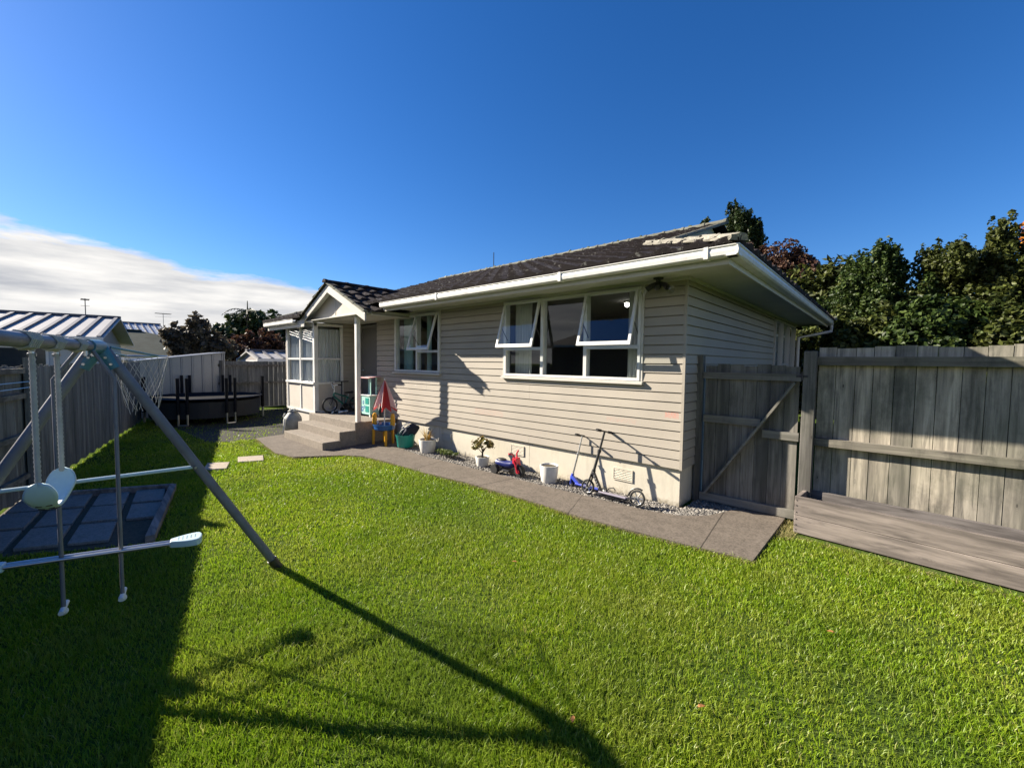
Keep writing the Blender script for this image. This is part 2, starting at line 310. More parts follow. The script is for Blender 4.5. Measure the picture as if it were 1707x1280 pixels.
# ------------------------------------------------------------ mesh helpers
WL = {}
class MB:
    def __init__(s): s.v = []; s.f = []; s.X = None
    def add(s, vs, fs):
        if s.X is not None: vs = [s.X @ Vector(v) for v in vs]
        k = len(s.v); s.v += [tuple(v) for v in vs]; s.f += [tuple(i+k for i in f) for f in fs]; return s
    def box(s, x0, x1, y0, y1, z0, z1):
        return s.add([(x0, y0, z0), (x1, y0, z0), (x1, y1, z0), (x0, y1, z0), (x0, y0, z1), (x1, y0, z1), (x1, y1, z1), (x0, y1, z1)],
                     [(0, 3, 2, 1), (4, 5, 6, 7), (0, 1, 5, 4), (1, 2, 6, 5), (2, 3, 7, 6), (3, 0, 4, 7)])
    def bar(s, a, b, w, h, up=(0, 0, 1)):
        a = Vector(a); b = Vector(b); d = (b-a).normalized(); up = Vector(up)
        if abs(d.dot(up)) > .98: up = Vector((1, 0, 0))
        sx = d.cross(up).normalized()*w/2; uz = sx.cross(d).normalized()*h/2
        vs = []
        for p in (a, b): vs += [p-sx-uz, p+sx-uz, p+sx+uz, p-sx+uz]
        return s.add(vs, [(0, 1, 2, 3), (7, 6, 5, 4), (0, 4, 5, 1), (1, 5, 6, 2), (2, 6, 7, 3), (3, 7, 4, 0)])
    def path(s, pts, r, n=10, closed=False):
        pts = [Vector(p) for p in pts]; k = len(pts)
        rs = r if isinstance(r, (list, tuple)) else [r]*k
        vs = []; prev = None
        for i, p in enumerate(pts):
            if closed: d = pts[(i+1) % k]-pts[i-1]
            else: d = pts[min(i+1, k-1)]-pts[max(i-1, 0)]
            d.normalize()
            if prev is None:
                a = Vector((0, 0, 1)) if abs(d.z) < .9 else Vector((1, 0, 0)); e1 = d.cross(a).normalized()
            else: e1 = (prev-d*prev.dot(d)).normalized()
            prev = e1; e2 = d.cross(e1)
            for j in range(n):
                t = 2*math.pi*j/n; vs.append(p+(e1*math.cos(t)+e2*math.sin(t))*rs[i])
        fs = []
        for i in range(k if closed else k-1):
            a0 = i*n; b0 = ((i+1) % k)*n
            for j in range(n): fs.append((a0+j, a0+(j+1) % n, b0+(j+1) % n, b0+j))
        if not closed: fs += [tuple(range(n))[::-1], tuple(range((k-1)*n, k*n))]
        return s.add(vs, fs)
    def tube(s, a, b, r0, r1=None, n=10): return s.path([a, b], [r0, r0 if r1 is None else r1], n)
    def lathe(s, prof, c=(0, 0, 0), n=24, axis='Z', sq=1.0):
        vs = []; fs = []
        for (r, z) in prof:
            for j in range(n):
                t = 2*math.pi*j/n; x, y = r*math.cos(t), r*math.sin(t)*sq
                p = {'Z': (x, y, z), 'Y': (x, z, y), 'X': (z, x, y)}[axis]
                vs.append((p[0]+c[0], p[1]+c[1], p[2]+c[2]))
        for i in range(len(prof)-1):
            for j in range(n): fs.append((i*n+j, i*n+(j+1) % n, (i+1)*n+(j+1) % n, (i+1)*n+j))
        if prof[0][0] > 1e-6: fs.append(tuple(range(n))[::-1])
        if prof[-1][0] > 1e-6: fs.append(tuple(range((len(prof)-1)*n, len(prof)*n)))
        return s.add(vs, fs)
    def prism(s, poly, d):            # poly: 3-D points, extruded by vector d
        k = len(poly); P = [Vector(p) for p in poly]; D = Vector(d)
        return s.add(P+[p+D for p in P], [tuple(range(k))[::-1], tuple(range(k, 2*k))]+[(i, (i+1) % k, k+(i+1) % k, k+i) for i in range(k)])
    def quad(s, a, b, c, d): return s.add([a, b, c, d], [(0, 1, 2, 3)])
    def ball(s, c, r, n=14, m=9, sx=1, sy=1, sz=1):
        vs = []; fs = []
        for i in range(m+1):
            p = math.pi*i/m
            for j in range(n):
                t = 2*math.pi*j/n
                vs.append((c[0]+r*sx*math.sin(p)*math.cos(t), c[1]+r*sy*math.sin(p)*math.sin(t), c[2]+r*sz*math.cos(p)))
        for i in range(m):
            for j in range(n): fs.append((i*n+j, (i+1)*n+j, (i+1)*n+(j+1) % n, i*n+(j+1) % n))
        return s.add(vs, fs)
    def build(s, name, mat, parent=None, smooth=False, bevel=0, base=None):
        me = bpy.data.meshes.new(name)
        o = bpy.data.objects.new(name, me); COL.objects.link(o)
        if parent is not None: off = WL[parent.name]; o.parent = parent
        else:
            if base is None:
                a = np.array(s.v); off = Vector((float(a[:, 0].mean()), float(a[:, 1].mean()), float(a[:, 2].min())))
            else: off = Vector(base)
            o.location = off
        WL[o.name] = off
        me.from_pydata([(v[0]-off[0], v[1]-off[1], v[2]-off[2]) for v in s.v], [], s.f); me.update()
        import bmesh
        bm = bmesh.new(); bm.from_mesh(me); bmesh.ops.recalc_face_normals(bm, faces=bm.faces); bm.to_mesh(me); bm.free()
        me.materials.append(M[mat] if isinstance(mat, str) else mat)
        if smooth:
            me.polygons.foreach_set('use_smooth', [True]*len(me.polygons))
            try: me.set_sharp_from_angle(angle=math.radians(40))
            except Exception: pass
        if bevel:
            md = o.modifiers.new('bevel', 'BEVEL'); md.width = bevel; md.segments = 2; md.limit_method = 'ANGLE'; md.angle_limit = math.radians(40)
        return o
def pieces(name, mat, parent, boxes, **k):
    return [MB().box(*q).build(name, mat, parent, **k) for q in boxes]
def tag(o, label=None, cat=None, group=None, kind=None):
    if label: o['label'] = label
    if cat: o['category'] = cat
    if group: o['group'] = group
    if kind: o['kind'] = kind
    return o
def thing(name, loc, label, cat, group=None):
    o = bpy.data.objects.new(name, None); COL.objects.link(o); o.location = loc; o.empty_display_size = .2
    WL[o.name] = Vector(loc); return tag(o, label, cat, group)
def raw_mesh(name, V, F_counts_corners, mat, parent=None, off=(0, 0, 0), smooth=False):
    """V: (n,3) array; F_counts_corners: (loop vertex index array, face sizes array)"""
    idx, sizes = F_counts_corners
    me = bpy.data.meshes.new(name); me.vertices.add(len(V)); me.loops.add(len(idx)); me.polygons.add(len(sizes))
    me.vertices.foreach_set('co', (V-np.array(off)).astype(np.float32).ravel()); me.loops.foreach_set('vertex_index', idx.astype(np.int32))
    st = np.concatenate(([0], np.cumsum(sizes)[:-1])).astype(np.int32)
    me.polygons.foreach_set('loop_start', st); me.polygons.foreach_set('loop_total', sizes.astype(np.int32))
    me.update(calc_edges=True); me.materials.append(M[mat])
    o = bpy.data.objects.new(name, me); COL.objects.link(o)
    if parent is not None: o.parent = parent
    else: o.location = off
    WL[o.name] = Vector(off); return o
def leaves(name, blobs, n, size, mat, parent, aspect=1.6, thick=.45, droop=0.0, lump=.25):
    """leaf clusters spread through a crown made of ellipsoid blobs (cx,cy,cz,rx,ry,rz,weight)"""
    B = np.array(blobs, float); w = B[:, 6]/B[:, 6].sum(); k = rng.choice(len(B), n, p=w)
    d = rng.normal(size=(n, 3)); d /= np.linalg.norm(d, axis=1)[:, None]
    rr = (1-thick*rng.random(n)**1.6)
    # lumpy surface: quantised directions pull leaves into sub-clumps with gaps between
    cdir = rng.normal(size=(len(B), 60, 3)); cdir /= np.linalg.norm(cdir, axis=2)[:, :, None]
    dots = np.einsum('nd,nkd->nk', d, cdir[k]); best = dots.argmax(1); prox = dots.max(1)
    d2 = d*.72+cdir[k, best]*.28*1.0; d2 /= np.linalg.norm(d2, axis=1)[:, None]
    crad = 1+lump*(rng.random((len(B), 60))-.5)*2
    rr = rr*crad[k, best]*(1-.9*(1-prox))
    P = B[k, :3]+d2*rr[:, None]*B[k, 3:6]
    P[:, 2] = np.maximum(P[:, 2], .12)
    nrm = d2*.7+rng.normal(size=(n, 3))*.75+np.array([0, 0, .25]); nrm /= np.linalg.norm(nrm, axis=1)[:, None]
    a = np.cross(nrm, rng.normal(size=(n, 3))); a /= np.linalg.norm(a, axis=1)[:, None]+1e-9
    b = np.cross(nrm, a); s = size*(.6+.8*rng.random(n))[:, None]
    a *= s*aspect/2; b *= s/2; fold = nrm*s*.18
    V = np.stack([P-a, P-b*1.0+fold, P+a, P+b+fold], 1).reshape(-1, 3)
    i = np.arange(n)*4
    idx = np.stack([i, i+1, i+2, i, i+2, i+3], 1).ravel()
    return raw_mesh(name, V, (idx, np.full(2*n, 3)), mat, parent, WL[parent.name])
def branches(parent, base, top, r, targets, name='trunk', mat='bark'):
    mb = MB(); base = Vector(base); top = Vector(top)
    pts = [base, base.lerp(top, .35)+Vector((random.uniform(-.05, .05), random.uniform(-.05, .05), 0)), base.lerp(top, .7), top]
    mb.path(pts, [r*1.25, r, r*.75, r*.35], 9)
    for t in targets:
        s0 = base.lerp(top, random.uniform(.35, .85)); t = Vector(t); md = s0.lerp(t, .5)+Vector((0, 0, (t-s0).length*.12))
        mb.path([s0, md, t], [r*.42, r*.28, r*.08], 6)
    return mb.build(name, mat, parent, True)
# ============================================================ SETTING
def flat(name, poly, z0, z1, mat, label=None):
    mb = MB(); mb.prism([(x, y, z0) for x, y in poly], (0, 0, z1-z0))
    return tag(mb.build(name, mat), label, kind='structure')
g = MB(); g.quad((-400, -400, 0), (400, -400, 0), (400, 400, 0), (-400, 400, 0)); tag(g.build('ground', 'ground_soil', base=(0, 0, 0)), 'soil and far grass', kind='structure')
OUT = [(-10.16, 2.92), (-9.2, 2.80), (-8.29, 2.70), (-7.73, 2.80), (-7.45, 3.2), (-7.25, 3.48), (-6.9, 3.70), (-6.16, 3.78), (-5.26, 3.79), (-4.38, 3.90), (-3.2, 3.93), (-2.48, 3.91), (-1.99, 3.94), (-1.38, 4.0), (-.81, 4.07)]
INN = [(-.79, 5.48), (-1.0, 5.58), (-1.25, 5.45), (-1.45, 4.95), (-1.68, 4.72), (-2.05, 4.62), (-3.55, 4.55), (-4.92, 4.50), (-6.15, 4.46), (-6.9, 4.5), (-7.3, 5.04), (-10.25, 5.04), (-10.35, 3.95)]
flat('path', OUT+INN, -.05, .035, 'path_concrete', 'weathered concrete path')
flat('lawn_shade_patch', [(-16.04, 1.75), (-10.5, 2.12), (-10.28, 2.45), (-10.2, 2.9), (-10.4, 3.9), (-11.86, 4.3), (-11.9, 13), (-16.04, 13)], -.02, .006, 'lawn_shade_dark', 'far end of the lawn, shade put into its dark ground colour')  # flat dark patch, its colour stands in for shade on the far lawn
flat('gravel_bed', [(-7.6, 4.4), (-5, 4.44), (-1.9, 4.5), (-1.2, 4.8), (-.9, 5.3), (-.9, 6.5), (-1.7, 6.5), (-1.7, 5.15), (-7.6, 5.15)], -.03, .008, 'bedding_soil', 'soil under the gravel')

def in_poly(x, y, poly):
    c = np.zeros(len(x), bool); n = len(poly)
    for i in range(n):
        x1, y1 = poly[i]; x2, y2 = poly[(i+1) % n]
        k = ((y1 > y) != (y2 > y)); xi = (x2-x1)*(y-y1)/((y2-y1) if y2 != y1 else 1e-9)+x1
        c ^= k & (x < xi)
    return c
def stones(n):
    x = -8+7.2*rng.random(n*3); y = 4.42+.62*rng.random(n*3)
    m = ~in_poly(x, y, OUT+INN) | (rng.random(n*3) < .02)
    x2 = -1.75+.9*rng.random(n); y2 = 4.7+1.2*rng.random(n); m2 = ~in_poly(x2, y2, OUT+INN)
    x = np.concatenate([x[m], x2[m2]]); y = np.concatenate([y[m], y2[m2]])
    k = len(x); s = .008+.014*rng.random(k)**1.5
    ico = np.array([(0, 0, 1), (.9, 0, .2), (.28, .85, .2), (-.72, .53, .2), (-.72, -.53, .2), (.28, -.85, .2), (.7, .5, -.5), (-.3, .8, -.5), (-.9, 0, -.5), (-.3, -.8, -.5), (.7, -.5, -.5)])
    P = ico[None]*(.75+.5*rng.random((k, 11, 1)))*s[:, None, None]*np.array([1.2, 1, .75]) + np.stack([x, y, s*.4+.008], 1)[:, None]
    fs = [(0, 1, 2), (0, 2, 3), (0, 3, 4), (0, 4, 5), (0, 5, 1), (1, 6, 2), (2, 6, 7), (2, 7, 3), (3, 7, 8), (3, 8, 4), (4, 8, 9), (4, 9, 5), (5, 9, 10), (5, 10, 1), (1, 10, 6)]
    F = (np.arange(k)[:, None, None]*11+np.array(fs)[None]).ravel()
    o = raw_mesh('gravel', P.reshape(-1, 3), (F, np.full(k*15, 3)), 'gravel_stone')
    tag(o, 'grey gravel strip along the foot of the house', 'gravel', kind='stuff')
stones(5200)

# lawn blades
FENCE_P, FENCE_D = Vector((-9.86, .22, 0)), Vector((.9697, -.2443, 0))
def fence_y(x): return .22-.252*(x+9.86)
SLABS = [[(-8.28, 1.66), (-7.82, 1.50), (-7.66, 1.78), (-8.10, 1.93)], [(-8.42, 2.13), (-8.0, 2.02), (-7.84, 2.36), (-8.26, 2.48)]]
SAND = [(-7.75, -.35), (-5.85, -.68), (-5.10, .56), (-7.0, 1.02)]
def lawn(n):
    r = .9+17.5*rng.random(n)**1.12; a = np.radians(-104+128*rng.random(n))
    x = r*np.sin(a); y = r*np.cos(a)
    ok = (y > fence_y(x)+.02) & (x > -16) & (x < 3.6)
    ok &= ~in_poly(x, y, [(p[0], p[1]+.015) for p in OUT[:-1]]+[(-.80, 4.10)]+[(-.77, 5.6), (-1.75, 5.6), (-1.75, 13), (-11.85, 13), (-11.85, 4.1), (-10.4, 3.95)])
    bare = in_poly(x, y, [(-.8, 4.9), (-.5, 5.0), (.9, 4.88), (3.6, 4.7), (3.6, 5.7), (-.8, 5.7)])
    ok &= ~bare
    for s in SLABS+[SAND]: ok &= ~in_poly(x, y, s)
    ok &= (y < 5.6) | (x < -11.8)
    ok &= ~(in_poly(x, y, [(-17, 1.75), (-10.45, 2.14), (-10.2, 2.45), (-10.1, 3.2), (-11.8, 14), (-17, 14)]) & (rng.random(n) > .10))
    x, y, r = x[ok], y[ok], r[ok]
    lo = np.sin(x*2.1+1.3*np.sin(y*1.7))*np.cos(y*2.6+x*.7)+.5*np.sin(x*7+y*5)*np.sin(y*6.3-x*2)
    dens = .80+.22*lo-(.35*((x < -9.5)))
    k = rng.random(len(x)) < np.clip(dens, .25, 1); x, y, r, lo = x[k], y[k], r[k], lo[k]; n = len(x)
    h = (.020+.022*rng.random(n)+.009*lo)*(1+.15*(r < 3)); h = np.clip(h, .016, .09); long = rng.random(n) < .025; h[long] *= 1.5
    wdt = .0024*np.clip(r/3.6, .8, 3.0)*(.7+.6*rng.random(n))
    t = 2*np.pi*rng.random(n); lean = (.15+.75*rng.random(n))*h
    wind = .5*np.sin(x*3.1+y*2.2)
    dx, dy = np.cos(t+wind), np.sin(t+wind); px, py = -dy, dx
    # blades face the viewer area at random
    tw = 2*np.pi*rng.random(n); wx, wy = np.cos(tw)*wdt, np.sin(tw)*wdt
    z0 = np.zeros(n)
    B = np.stack([x, y, z0], 1); Wv = np.stack([wx, wy, z0], 1)
    Mi = B+np.stack([dx*lean*.35, dy*lean*.35, h*.6], 1); T = B+np.stack([dx*lean, dy*lean, h*(.85+.15*rng.random(n))], 1)
    V = np.stack([B-Wv, B+Wv, Mi+Wv*.8, Mi-Wv*.8, T], 1).reshape(-1, 3)
    i = np.arange(n)*5
    idx = np.stack([i, i+1, i+2, i+3, i+3, i+2, i+4], 1).ravel(); sizes = np.tile([4, 3], n)
    o = raw_mesh('lawn', V, (idx, sizes), 'grass_blade')
    tag(o, 'short sunlit green lawn', 'grass', kind='stuff'); return n
lawn(1450000)
# straw-coloured blades along the path edge and by the planter
def edge_blades():
    pts = []
    P = OUT
    for i in range(len(P)-1):
        a, b = np.array(P[i]), np.array(P[i+1]); k = int(np.linalg.norm(b-a)*620)
        t = rng.random(k)[:, None]; q = a+(b-a)*t; q[:, 1] += .022-.075*rng.random(k)+.012*np.sin(q[:, 0]*9)+.01*np.sin(q[:, 0]*23); pts.append(q)
    k = 1500; q = np.stack([-.78+4.3*rng.random(k), 4.93+.10*rng.random(k)], 1); q[:, 1] -= (q[:, 0]+.7)*.095; pts.append(q)
    k = 700; q = np.stack([-.78+.14*rng.random(k), 4.85+.6*rng.random(k)], 1); pts.append(q)
    p = np.concatenate(pts); n = len(p); h = .02+.03*rng.random(n); t = 2*np.pi*rng.random(n); tw = 2*np.pi*rng.random(n); w = .003
    B = np.stack([p[:, 0], p[:, 1], np.zeros(n)], 1); Wv = np.stack([np.cos(tw)*w, np.sin(tw)*w, np.zeros(n)], 1)
    T = B+np.stack([np.cos(t)*h*.9, np.sin(t)*h*.9, h], 1)
    V = np.stack([B-Wv, B+Wv, T], 1).reshape(-1, 3); i = np.arange(n)*3
    o = raw_mesh('dry_grass', V, (np.stack([i, i+1, i+2], 1).ravel(), np.full(n, 3)), 'straw')
    tag(o, 'dry straw-coloured grass fringing the path and planter', 'grass', kind='stuff')
leafy('straw', [(0, (.16, .17, .05)), (.5, (.30, .27, .11)), (1, (.42, .36, .18))], .3, .7, .1)
edge_blades()

for i, s in enumerate(SLABS):
    mb = MB(); mb.prism([(x, y, -.03) for x, y in s], (0, 0, .065))
    tag(mb.build('stepping_stone', 'slab_concrete', bevel=.008), ['pale rectangular paving slab in the lawn, the one nearer the swing leg', 'pale rectangular paving slab in the lawn, the one nearer the concrete steps'][i], 'paving slab', 'slabs set in the lawn')

# sandpit / paved patch with timber edging in the shade
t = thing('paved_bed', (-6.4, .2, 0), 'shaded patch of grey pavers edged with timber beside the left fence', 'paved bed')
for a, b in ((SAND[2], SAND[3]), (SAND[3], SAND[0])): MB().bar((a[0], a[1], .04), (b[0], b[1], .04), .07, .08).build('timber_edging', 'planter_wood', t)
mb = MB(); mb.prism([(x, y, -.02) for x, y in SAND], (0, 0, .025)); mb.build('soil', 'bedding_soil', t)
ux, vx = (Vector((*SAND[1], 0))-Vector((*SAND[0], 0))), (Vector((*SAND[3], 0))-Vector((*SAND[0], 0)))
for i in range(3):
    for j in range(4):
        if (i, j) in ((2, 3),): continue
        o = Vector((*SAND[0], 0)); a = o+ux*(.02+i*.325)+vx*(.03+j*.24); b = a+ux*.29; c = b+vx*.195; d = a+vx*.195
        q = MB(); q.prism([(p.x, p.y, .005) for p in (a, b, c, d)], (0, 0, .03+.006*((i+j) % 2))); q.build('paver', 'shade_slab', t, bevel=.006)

# fallen leaves
for li, (x, y) in enumerate(((-1.05, 1.62), (-.62, 2.12), (-.42, 1.75), (-2.3, 2.6), (-.2, 3.3))):
    mb = MB(); a = random.uniform(0, 6.28); s = .022
    pts = [(-1, 0), (-.4, .45), (.3, .4), (1, 0), (.3, -.45), (-.5, -.4)]
    vs = [(x+s*(p*math.cos(a)-q*math.sin(a)), y+s*(p*math.sin(a)+q*math.cos(a)), .045+.012*abs(q)) for p, q in pts]
    mb.prism(vs, (0, 0, .002)); tag(mb.build('fallen_leaf', 'leaf_fallen'), ['brown fallen leaf nearest the bottom edge of the photo', 'brown fallen leaf in the near lawn at lower right', 'brown fallen leaf rightmost of those near the bottom edge', 'tiny brown leaf in mid lawn, the one farthest left', 'brown fallen leaf on the right of the lawn towards the planter'][li], 'leaf', 'fallen leaves on the lawn')

# ============================================================ HOUSE
H = thing('house', (-5, 8.5, 0), 'single storey beige weatherboard house with dark tiled roof and white gutters', 'house')
EXP = .116; ZB = .48
def wboards(name, p0, p1, z0, z1, openings=(), mat='weatherboard_paint', parent=H, thick=.026, joints=()):
    """bevel-back boards on the vertical plane through p0->p1 (outer face to the right of p0->p1)"""
    p0 = Vector((*p0, 0)); p1 = Vector((*p1, 0)); d = (p1-p0); Lh = d.length; d.normalize(); nn = Vector((d.y, -d.x, 0))
    mb = MB(); z = z0
    while z < z1-.004:
        zt = min(z+EXP, z1)
        segs = [(0.0, Lh)]
        for (a, b, za, zb) in openings:
            if zt <= za+.002 or z >= zb-.002: continue
            ns = []
            for (s, e) in segs:
                if b <= s or a >= e: ns.append((s, e)); continue
                if a > s: ns.append((s, a))
                if b < e: ns.append((b, e))
            segs = ns
        for (s, e) in segs:
            cuts = [s]+[j for j in joints if s < j < e and int(z*100) % 3 == 0]+[e]
            for i in range(len(cuts)-1):
                a = p0+d*cuts[i]; b = p0+d*(cuts[i+1]-(.002 if i < len(cuts)-2 else 0)); o = nn*thick; i_ = nn*.002
                back = -nn*.03; Z = Vector((0, 0, 1))
                pr_ = [(back, z), (o, z), (o*.96, z+.006), (nn*(thick*.55), zt-.014), (nn*-.004, zt-.012), (nn*-.004, zt), (back, zt)]
                k_ = len(pr_); vs = [a+q+Z*h for q, h in pr_]+[b+q+Z*h for q, h in pr_]
                mb.add(vs, [tuple(range(k_)), tuple(range(2*k_-1, k_-1, -1))]+[(i2, (i2+1) % k_, k_+(i2+1) % k_, k_+i2) for i2 in range(k_)])
        z = zt
    return mb.build(name, mat, parent)
XL, XR, YF, YB, ZS = -8.78, -1.81, 5.05, 12.76, 2.785
W1 = (-8.0, -6.46, 1.53, 2.70); W2 = (-4.72, -2.35, 1.53, 2.72)
wboards('front_wall', (XL, YF), (XR, YF), ZB, ZS, [(W1[0]-XL, W1[1]-XL, W1[2], W1[3]+.1), (W2[0]-XL, W2[1]-XL, W2[2], W2[3]+.08)], joints=(1.9, 4.6))
SW = (10.1, 12.55, 1.0, 2.72)
wboards('side_wall', (XR, YF), (XR, YB), ZB, ZS, [(SW[0]-YF, SW[1]-YF, SW[2], SW[3]+.1)])
mb = MB(); mb.box(XR-.01, XR+.024, YF-.024, YF+.008, ZB-.01, ZS-.02); mb.build('corner_stop', 'weatherboard_paint', H)
wboards('recess_return_wall', (XL, 5.27), (XL, YF), ZB, ZS)
wboards('rear_wall', (XR, YB), (-12.0, YB), ZB, ZS)
wboards('end_wall', (-12.0, YB), (-12.0, 4.2), ZB, ZS)
# plinth
mb = MB()
for a, b in ((XL, -6.506), (-6.5, -4.202), (-4.196, XR-.012)): mb.box(a, b, YF+.02, YF+.06, -.05, ZB)
mb.box(XR-.05, XR-.012, YF+.06, YB, -.05, ZB); mb.box(XL, XL+.04, 5.1, 5.27, 0, ZB)
mb.build('plinth', 'plinth_paint', H)
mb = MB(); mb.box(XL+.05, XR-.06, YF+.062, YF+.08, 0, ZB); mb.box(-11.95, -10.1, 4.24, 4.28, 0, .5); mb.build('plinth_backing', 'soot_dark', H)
for i, (vx_, vz) in enumerate(((-6.28, .285), (-4.45, .31), (-2.57, .265))):
    mb = MB(); w, h = .13, .07; y = YF+.018
    mb.box(vx_-w-.012, vx_-w, y-.012, y, vz-h, vz+h); mb.box(vx_+w, vx_+w+.012, y-.012, y, vz-h, vz+h)
    mb.box(vx_-w-.012, vx_+w+.012, y-.012, y, vz+h, vz+h+.012); mb.box(vx_-w-.012, vx_+w+.012, y-.012, y, vz-h-.012, vz-h)
    for k in range(6):
        z = vz-h+.014+k*.0225; mb.add([(vx_-w, y-.012, z), (vx_+w, y-.012, z), (vx_+w, y-.001, z+.014), (vx_-w, y-.001, z+.014)], [(0, 1, 2, 3)])
    mb.build('vent', 'plinth_paint', H, bevel=.001)
# recess back wall, door
wboards('recess_wall', (-10.1, 5.27), (XL, 5.27), ZB, ZS, [(.18, 1.12, .4, 2.6)])
door = MB().box(-9.92+.03, -8.98-.03, 5.26, 5.30, .52, 2.55); door = door.build('front_door', 'door_paint', H, bevel=.003)
mb = MB()
for a, b in ((-9.92, -9.885), (-9.015, -8.98)): mb.box(a, b, 5.22, 5.32, .48, 2.6)
mb.box(-9.92, -8.98, 5.219, 5.321, 2.552, 2.62); mb.build('door_frame', 'porch_dark', door)
mb = MB(); mb.lathe([(.022, 0), (.022, .03), (.03, .035), (.03, .05), (0, .055)], (-9.82, 5.2, 1.5), 12, 'Y'); mb.build('door_knob', 'steel', door, True)
# interior
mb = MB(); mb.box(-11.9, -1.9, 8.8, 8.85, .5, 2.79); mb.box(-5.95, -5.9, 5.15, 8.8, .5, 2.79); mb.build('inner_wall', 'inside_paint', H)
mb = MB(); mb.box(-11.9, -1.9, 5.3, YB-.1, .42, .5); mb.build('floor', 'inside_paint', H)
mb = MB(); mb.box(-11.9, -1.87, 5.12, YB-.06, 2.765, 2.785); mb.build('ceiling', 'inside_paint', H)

# windows: frame > pane / sash
def frame_bar(mb, x0, x1, z0, z1, y0, y1): mb.box(x0, x1, y0, y1, z0, z1)
def window_front(name, x0, x1, z0, z1, mull, sashes, transoms, label=None):
    y0, y1 = YF-.04, YF+.06; fw = .035
    f = MB()
    f.box(x0, x0+fw, y0, y1, z0, z1); f.box(x1-fw, x1, y0, y1, z0, z1)
    f.box(x0+fw, x1-fw, y0, y1, z1-fw, z1); f.box(x0+fw, x1-fw, y0, y1, z0, z0+fw)
    for mx_ in mull: f.box(mx_-.025, mx_+.025, y0+.003, y1, z0+fw, z1-fw)
    edges = [x0+.01]+list(mull)+[x1-.01]
    for i, zt in transoms: f.box(edges[i]+.025, edges[i+1]-.025, y0+.006, y1, zt-.022, zt+.022)
    win = f.build(name, 'alu_frame', H)
    if label: win['label'] = label
    s = MB(); s.prism([(x0-.05, YF-.075, z0-.045), (x0-.05, YF-.075, z0-.015), (x0-.05, YF+.0, z0), (x0-.05, YF+.0, z0-.045)], (x1-x0+.1, 0, 0)); s.build('sill', 'trim_paint', win)
    a = MB(); a.box(x0-.035, x0-.001, YF-.032, YF+.01, z0-.0, z1+.06); a.box(x1+.001, x1+.035, YF-.032, YF+.01, z0, z1+.06); a.box(x0-.001, x1+.001, YF-.030, YF+.01, z1+.001, z1+.075); a.build('architrave', 'trim_paint', win)
    yg = YF+.012
    for i in range(len(edges)-1):
        a_, b_ = edges[i]+.024, edges[i+1]-.024; zt = dict(transoms).get(i)
        lo = z0+fw-.002; hi = (zt-.02) if zt else z1-fw+.002
        p = MB(); p.quad((a_, yg, lo), (b_, yg, lo), (b_, yg, hi), (a_, yg, hi)); p.build('pane', 'window_glass', win)
    for i, ang in sashes:
        a_, b_ = edges[i]+.012, edges[i+1]-.012; zt = dict(transoms)[i]; top = z1-.012; h = top-zt+.015
        R = Matrix.Translation((0, YF-.045, top)) @ Matrix.Rotation(math.radians(-ang), 4, 'X')
        s = MB(); s.X = R; w = .036
        s.box(a_, a_+w, -.03, 0, -h, 0); s.box(b_-w, b_, -.03, 0, -h, 0); s.box(a_+w, b_-w, -.03, 0, -w, 0); s.box(a_+w, b_-w, -.03, 0, -h, -h+w+.012)
        sash = s.build('sash', 'alu_frame', win)
        # one sash's glass belongs to it; kept one level down under the window
        p = MB(); p.X = R; p.quad((a_+w-.002, -.015, -h+w), (b_-w+.002, -.015, -h+w), (b_-w+.002, -.015, -w), (a_+w-.002, -.015, -w)); p.build('sash_pane', 'window_glass', win)
        for ex in (b_-.02, a_+.02):
            q = R @ Vector((ex, 0, -h*.55)); MB().bar(q, (ex, YF+.0, top-h*.8), .012, .006).build('stay', 'dark_steel', win)
    return win
w2 = window_front('large_window', *W2, (-3.94, -3.17), ((0, 15.5), (2, 16)), ((0, 1.965), (2, 1.965)), 'wide aluminium window with two awning sashes pushed open')
w1 = window_front('small_window', *W1, (-7.2,), ((1, 17),), ((1, 1.945),), 'narrower aluminium window with one open awning sash')
def curtain(win, x0, x1, z0, z1, y, mat, n=9, amp=.03, name='curtain', axis='x'):
    mb = MB(); k = n*6; vs = []
    for i in range(k+1):
        t = i/k; a = x0+(x1-x0)*t; b = y+amp*math.sin(t*n*2*math.pi)+.01*math.sin(t*31)
        for z in (z0, z1): vs.append((a, b, z) if axis == 'x' else (b, a, z))
    fs = [(2*i, 2*i+2, 2*i+3, 2*i+1) for i in range(k)]; mb.add(vs, fs); return mb.build(name, mat, win, True)
curtain(w2, -4.66, -4.30, 1.5, 2.72, YF+.17, 'cream_curtain', 6); curtain(w2, -2.62, -2.40, 1.5, 2.72, YF+.17, 'cream_curtain', 4)
curtain(w1, -7.95, -7.62, 1.5, 2.7, YF+.17, 'teal_curtain', 6); curtain(w1, -7.16, -7.0, 1.5, 2.7, YF+.2, 'teal_curtain', 3)
# side window at the far end of the side wall
f = MB(); x0_, x1_ = XR-.05, XR+.045
for y in (SW[0], 10.9, 11.7, SW[1]-.04): f.box(x0_, x1_, y, y+.045, SW[2], SW[3])
f.box(x0_+.002, x1_-.003, SW[0]+.045, SW[1]-.04, SW[2], SW[2]+.04); f.box(x0_+.002, x1_-.003, SW[0]+.045, SW[1]-.04, SW[3]-.04, SW[3]); f.box(x0_+.004, x1_-.006, 10.945, 11.7, 1.75, 1.79)
sw = f.build('side_window', 'trim_paint', H)
p = MB(); p.quad((XR, SW[0], SW[2]), (XR, SW[1], SW[2]), (XR, SW[1], SW[3]), (XR, SW[0], SW[3])); p.build('pane', 'window_glass', sw)
curtain(sw, SW[0]+.1, SW[1]-.1, SW[2], SW[3], XR-.12, 'net_curtain', 22, .02, axis='y')

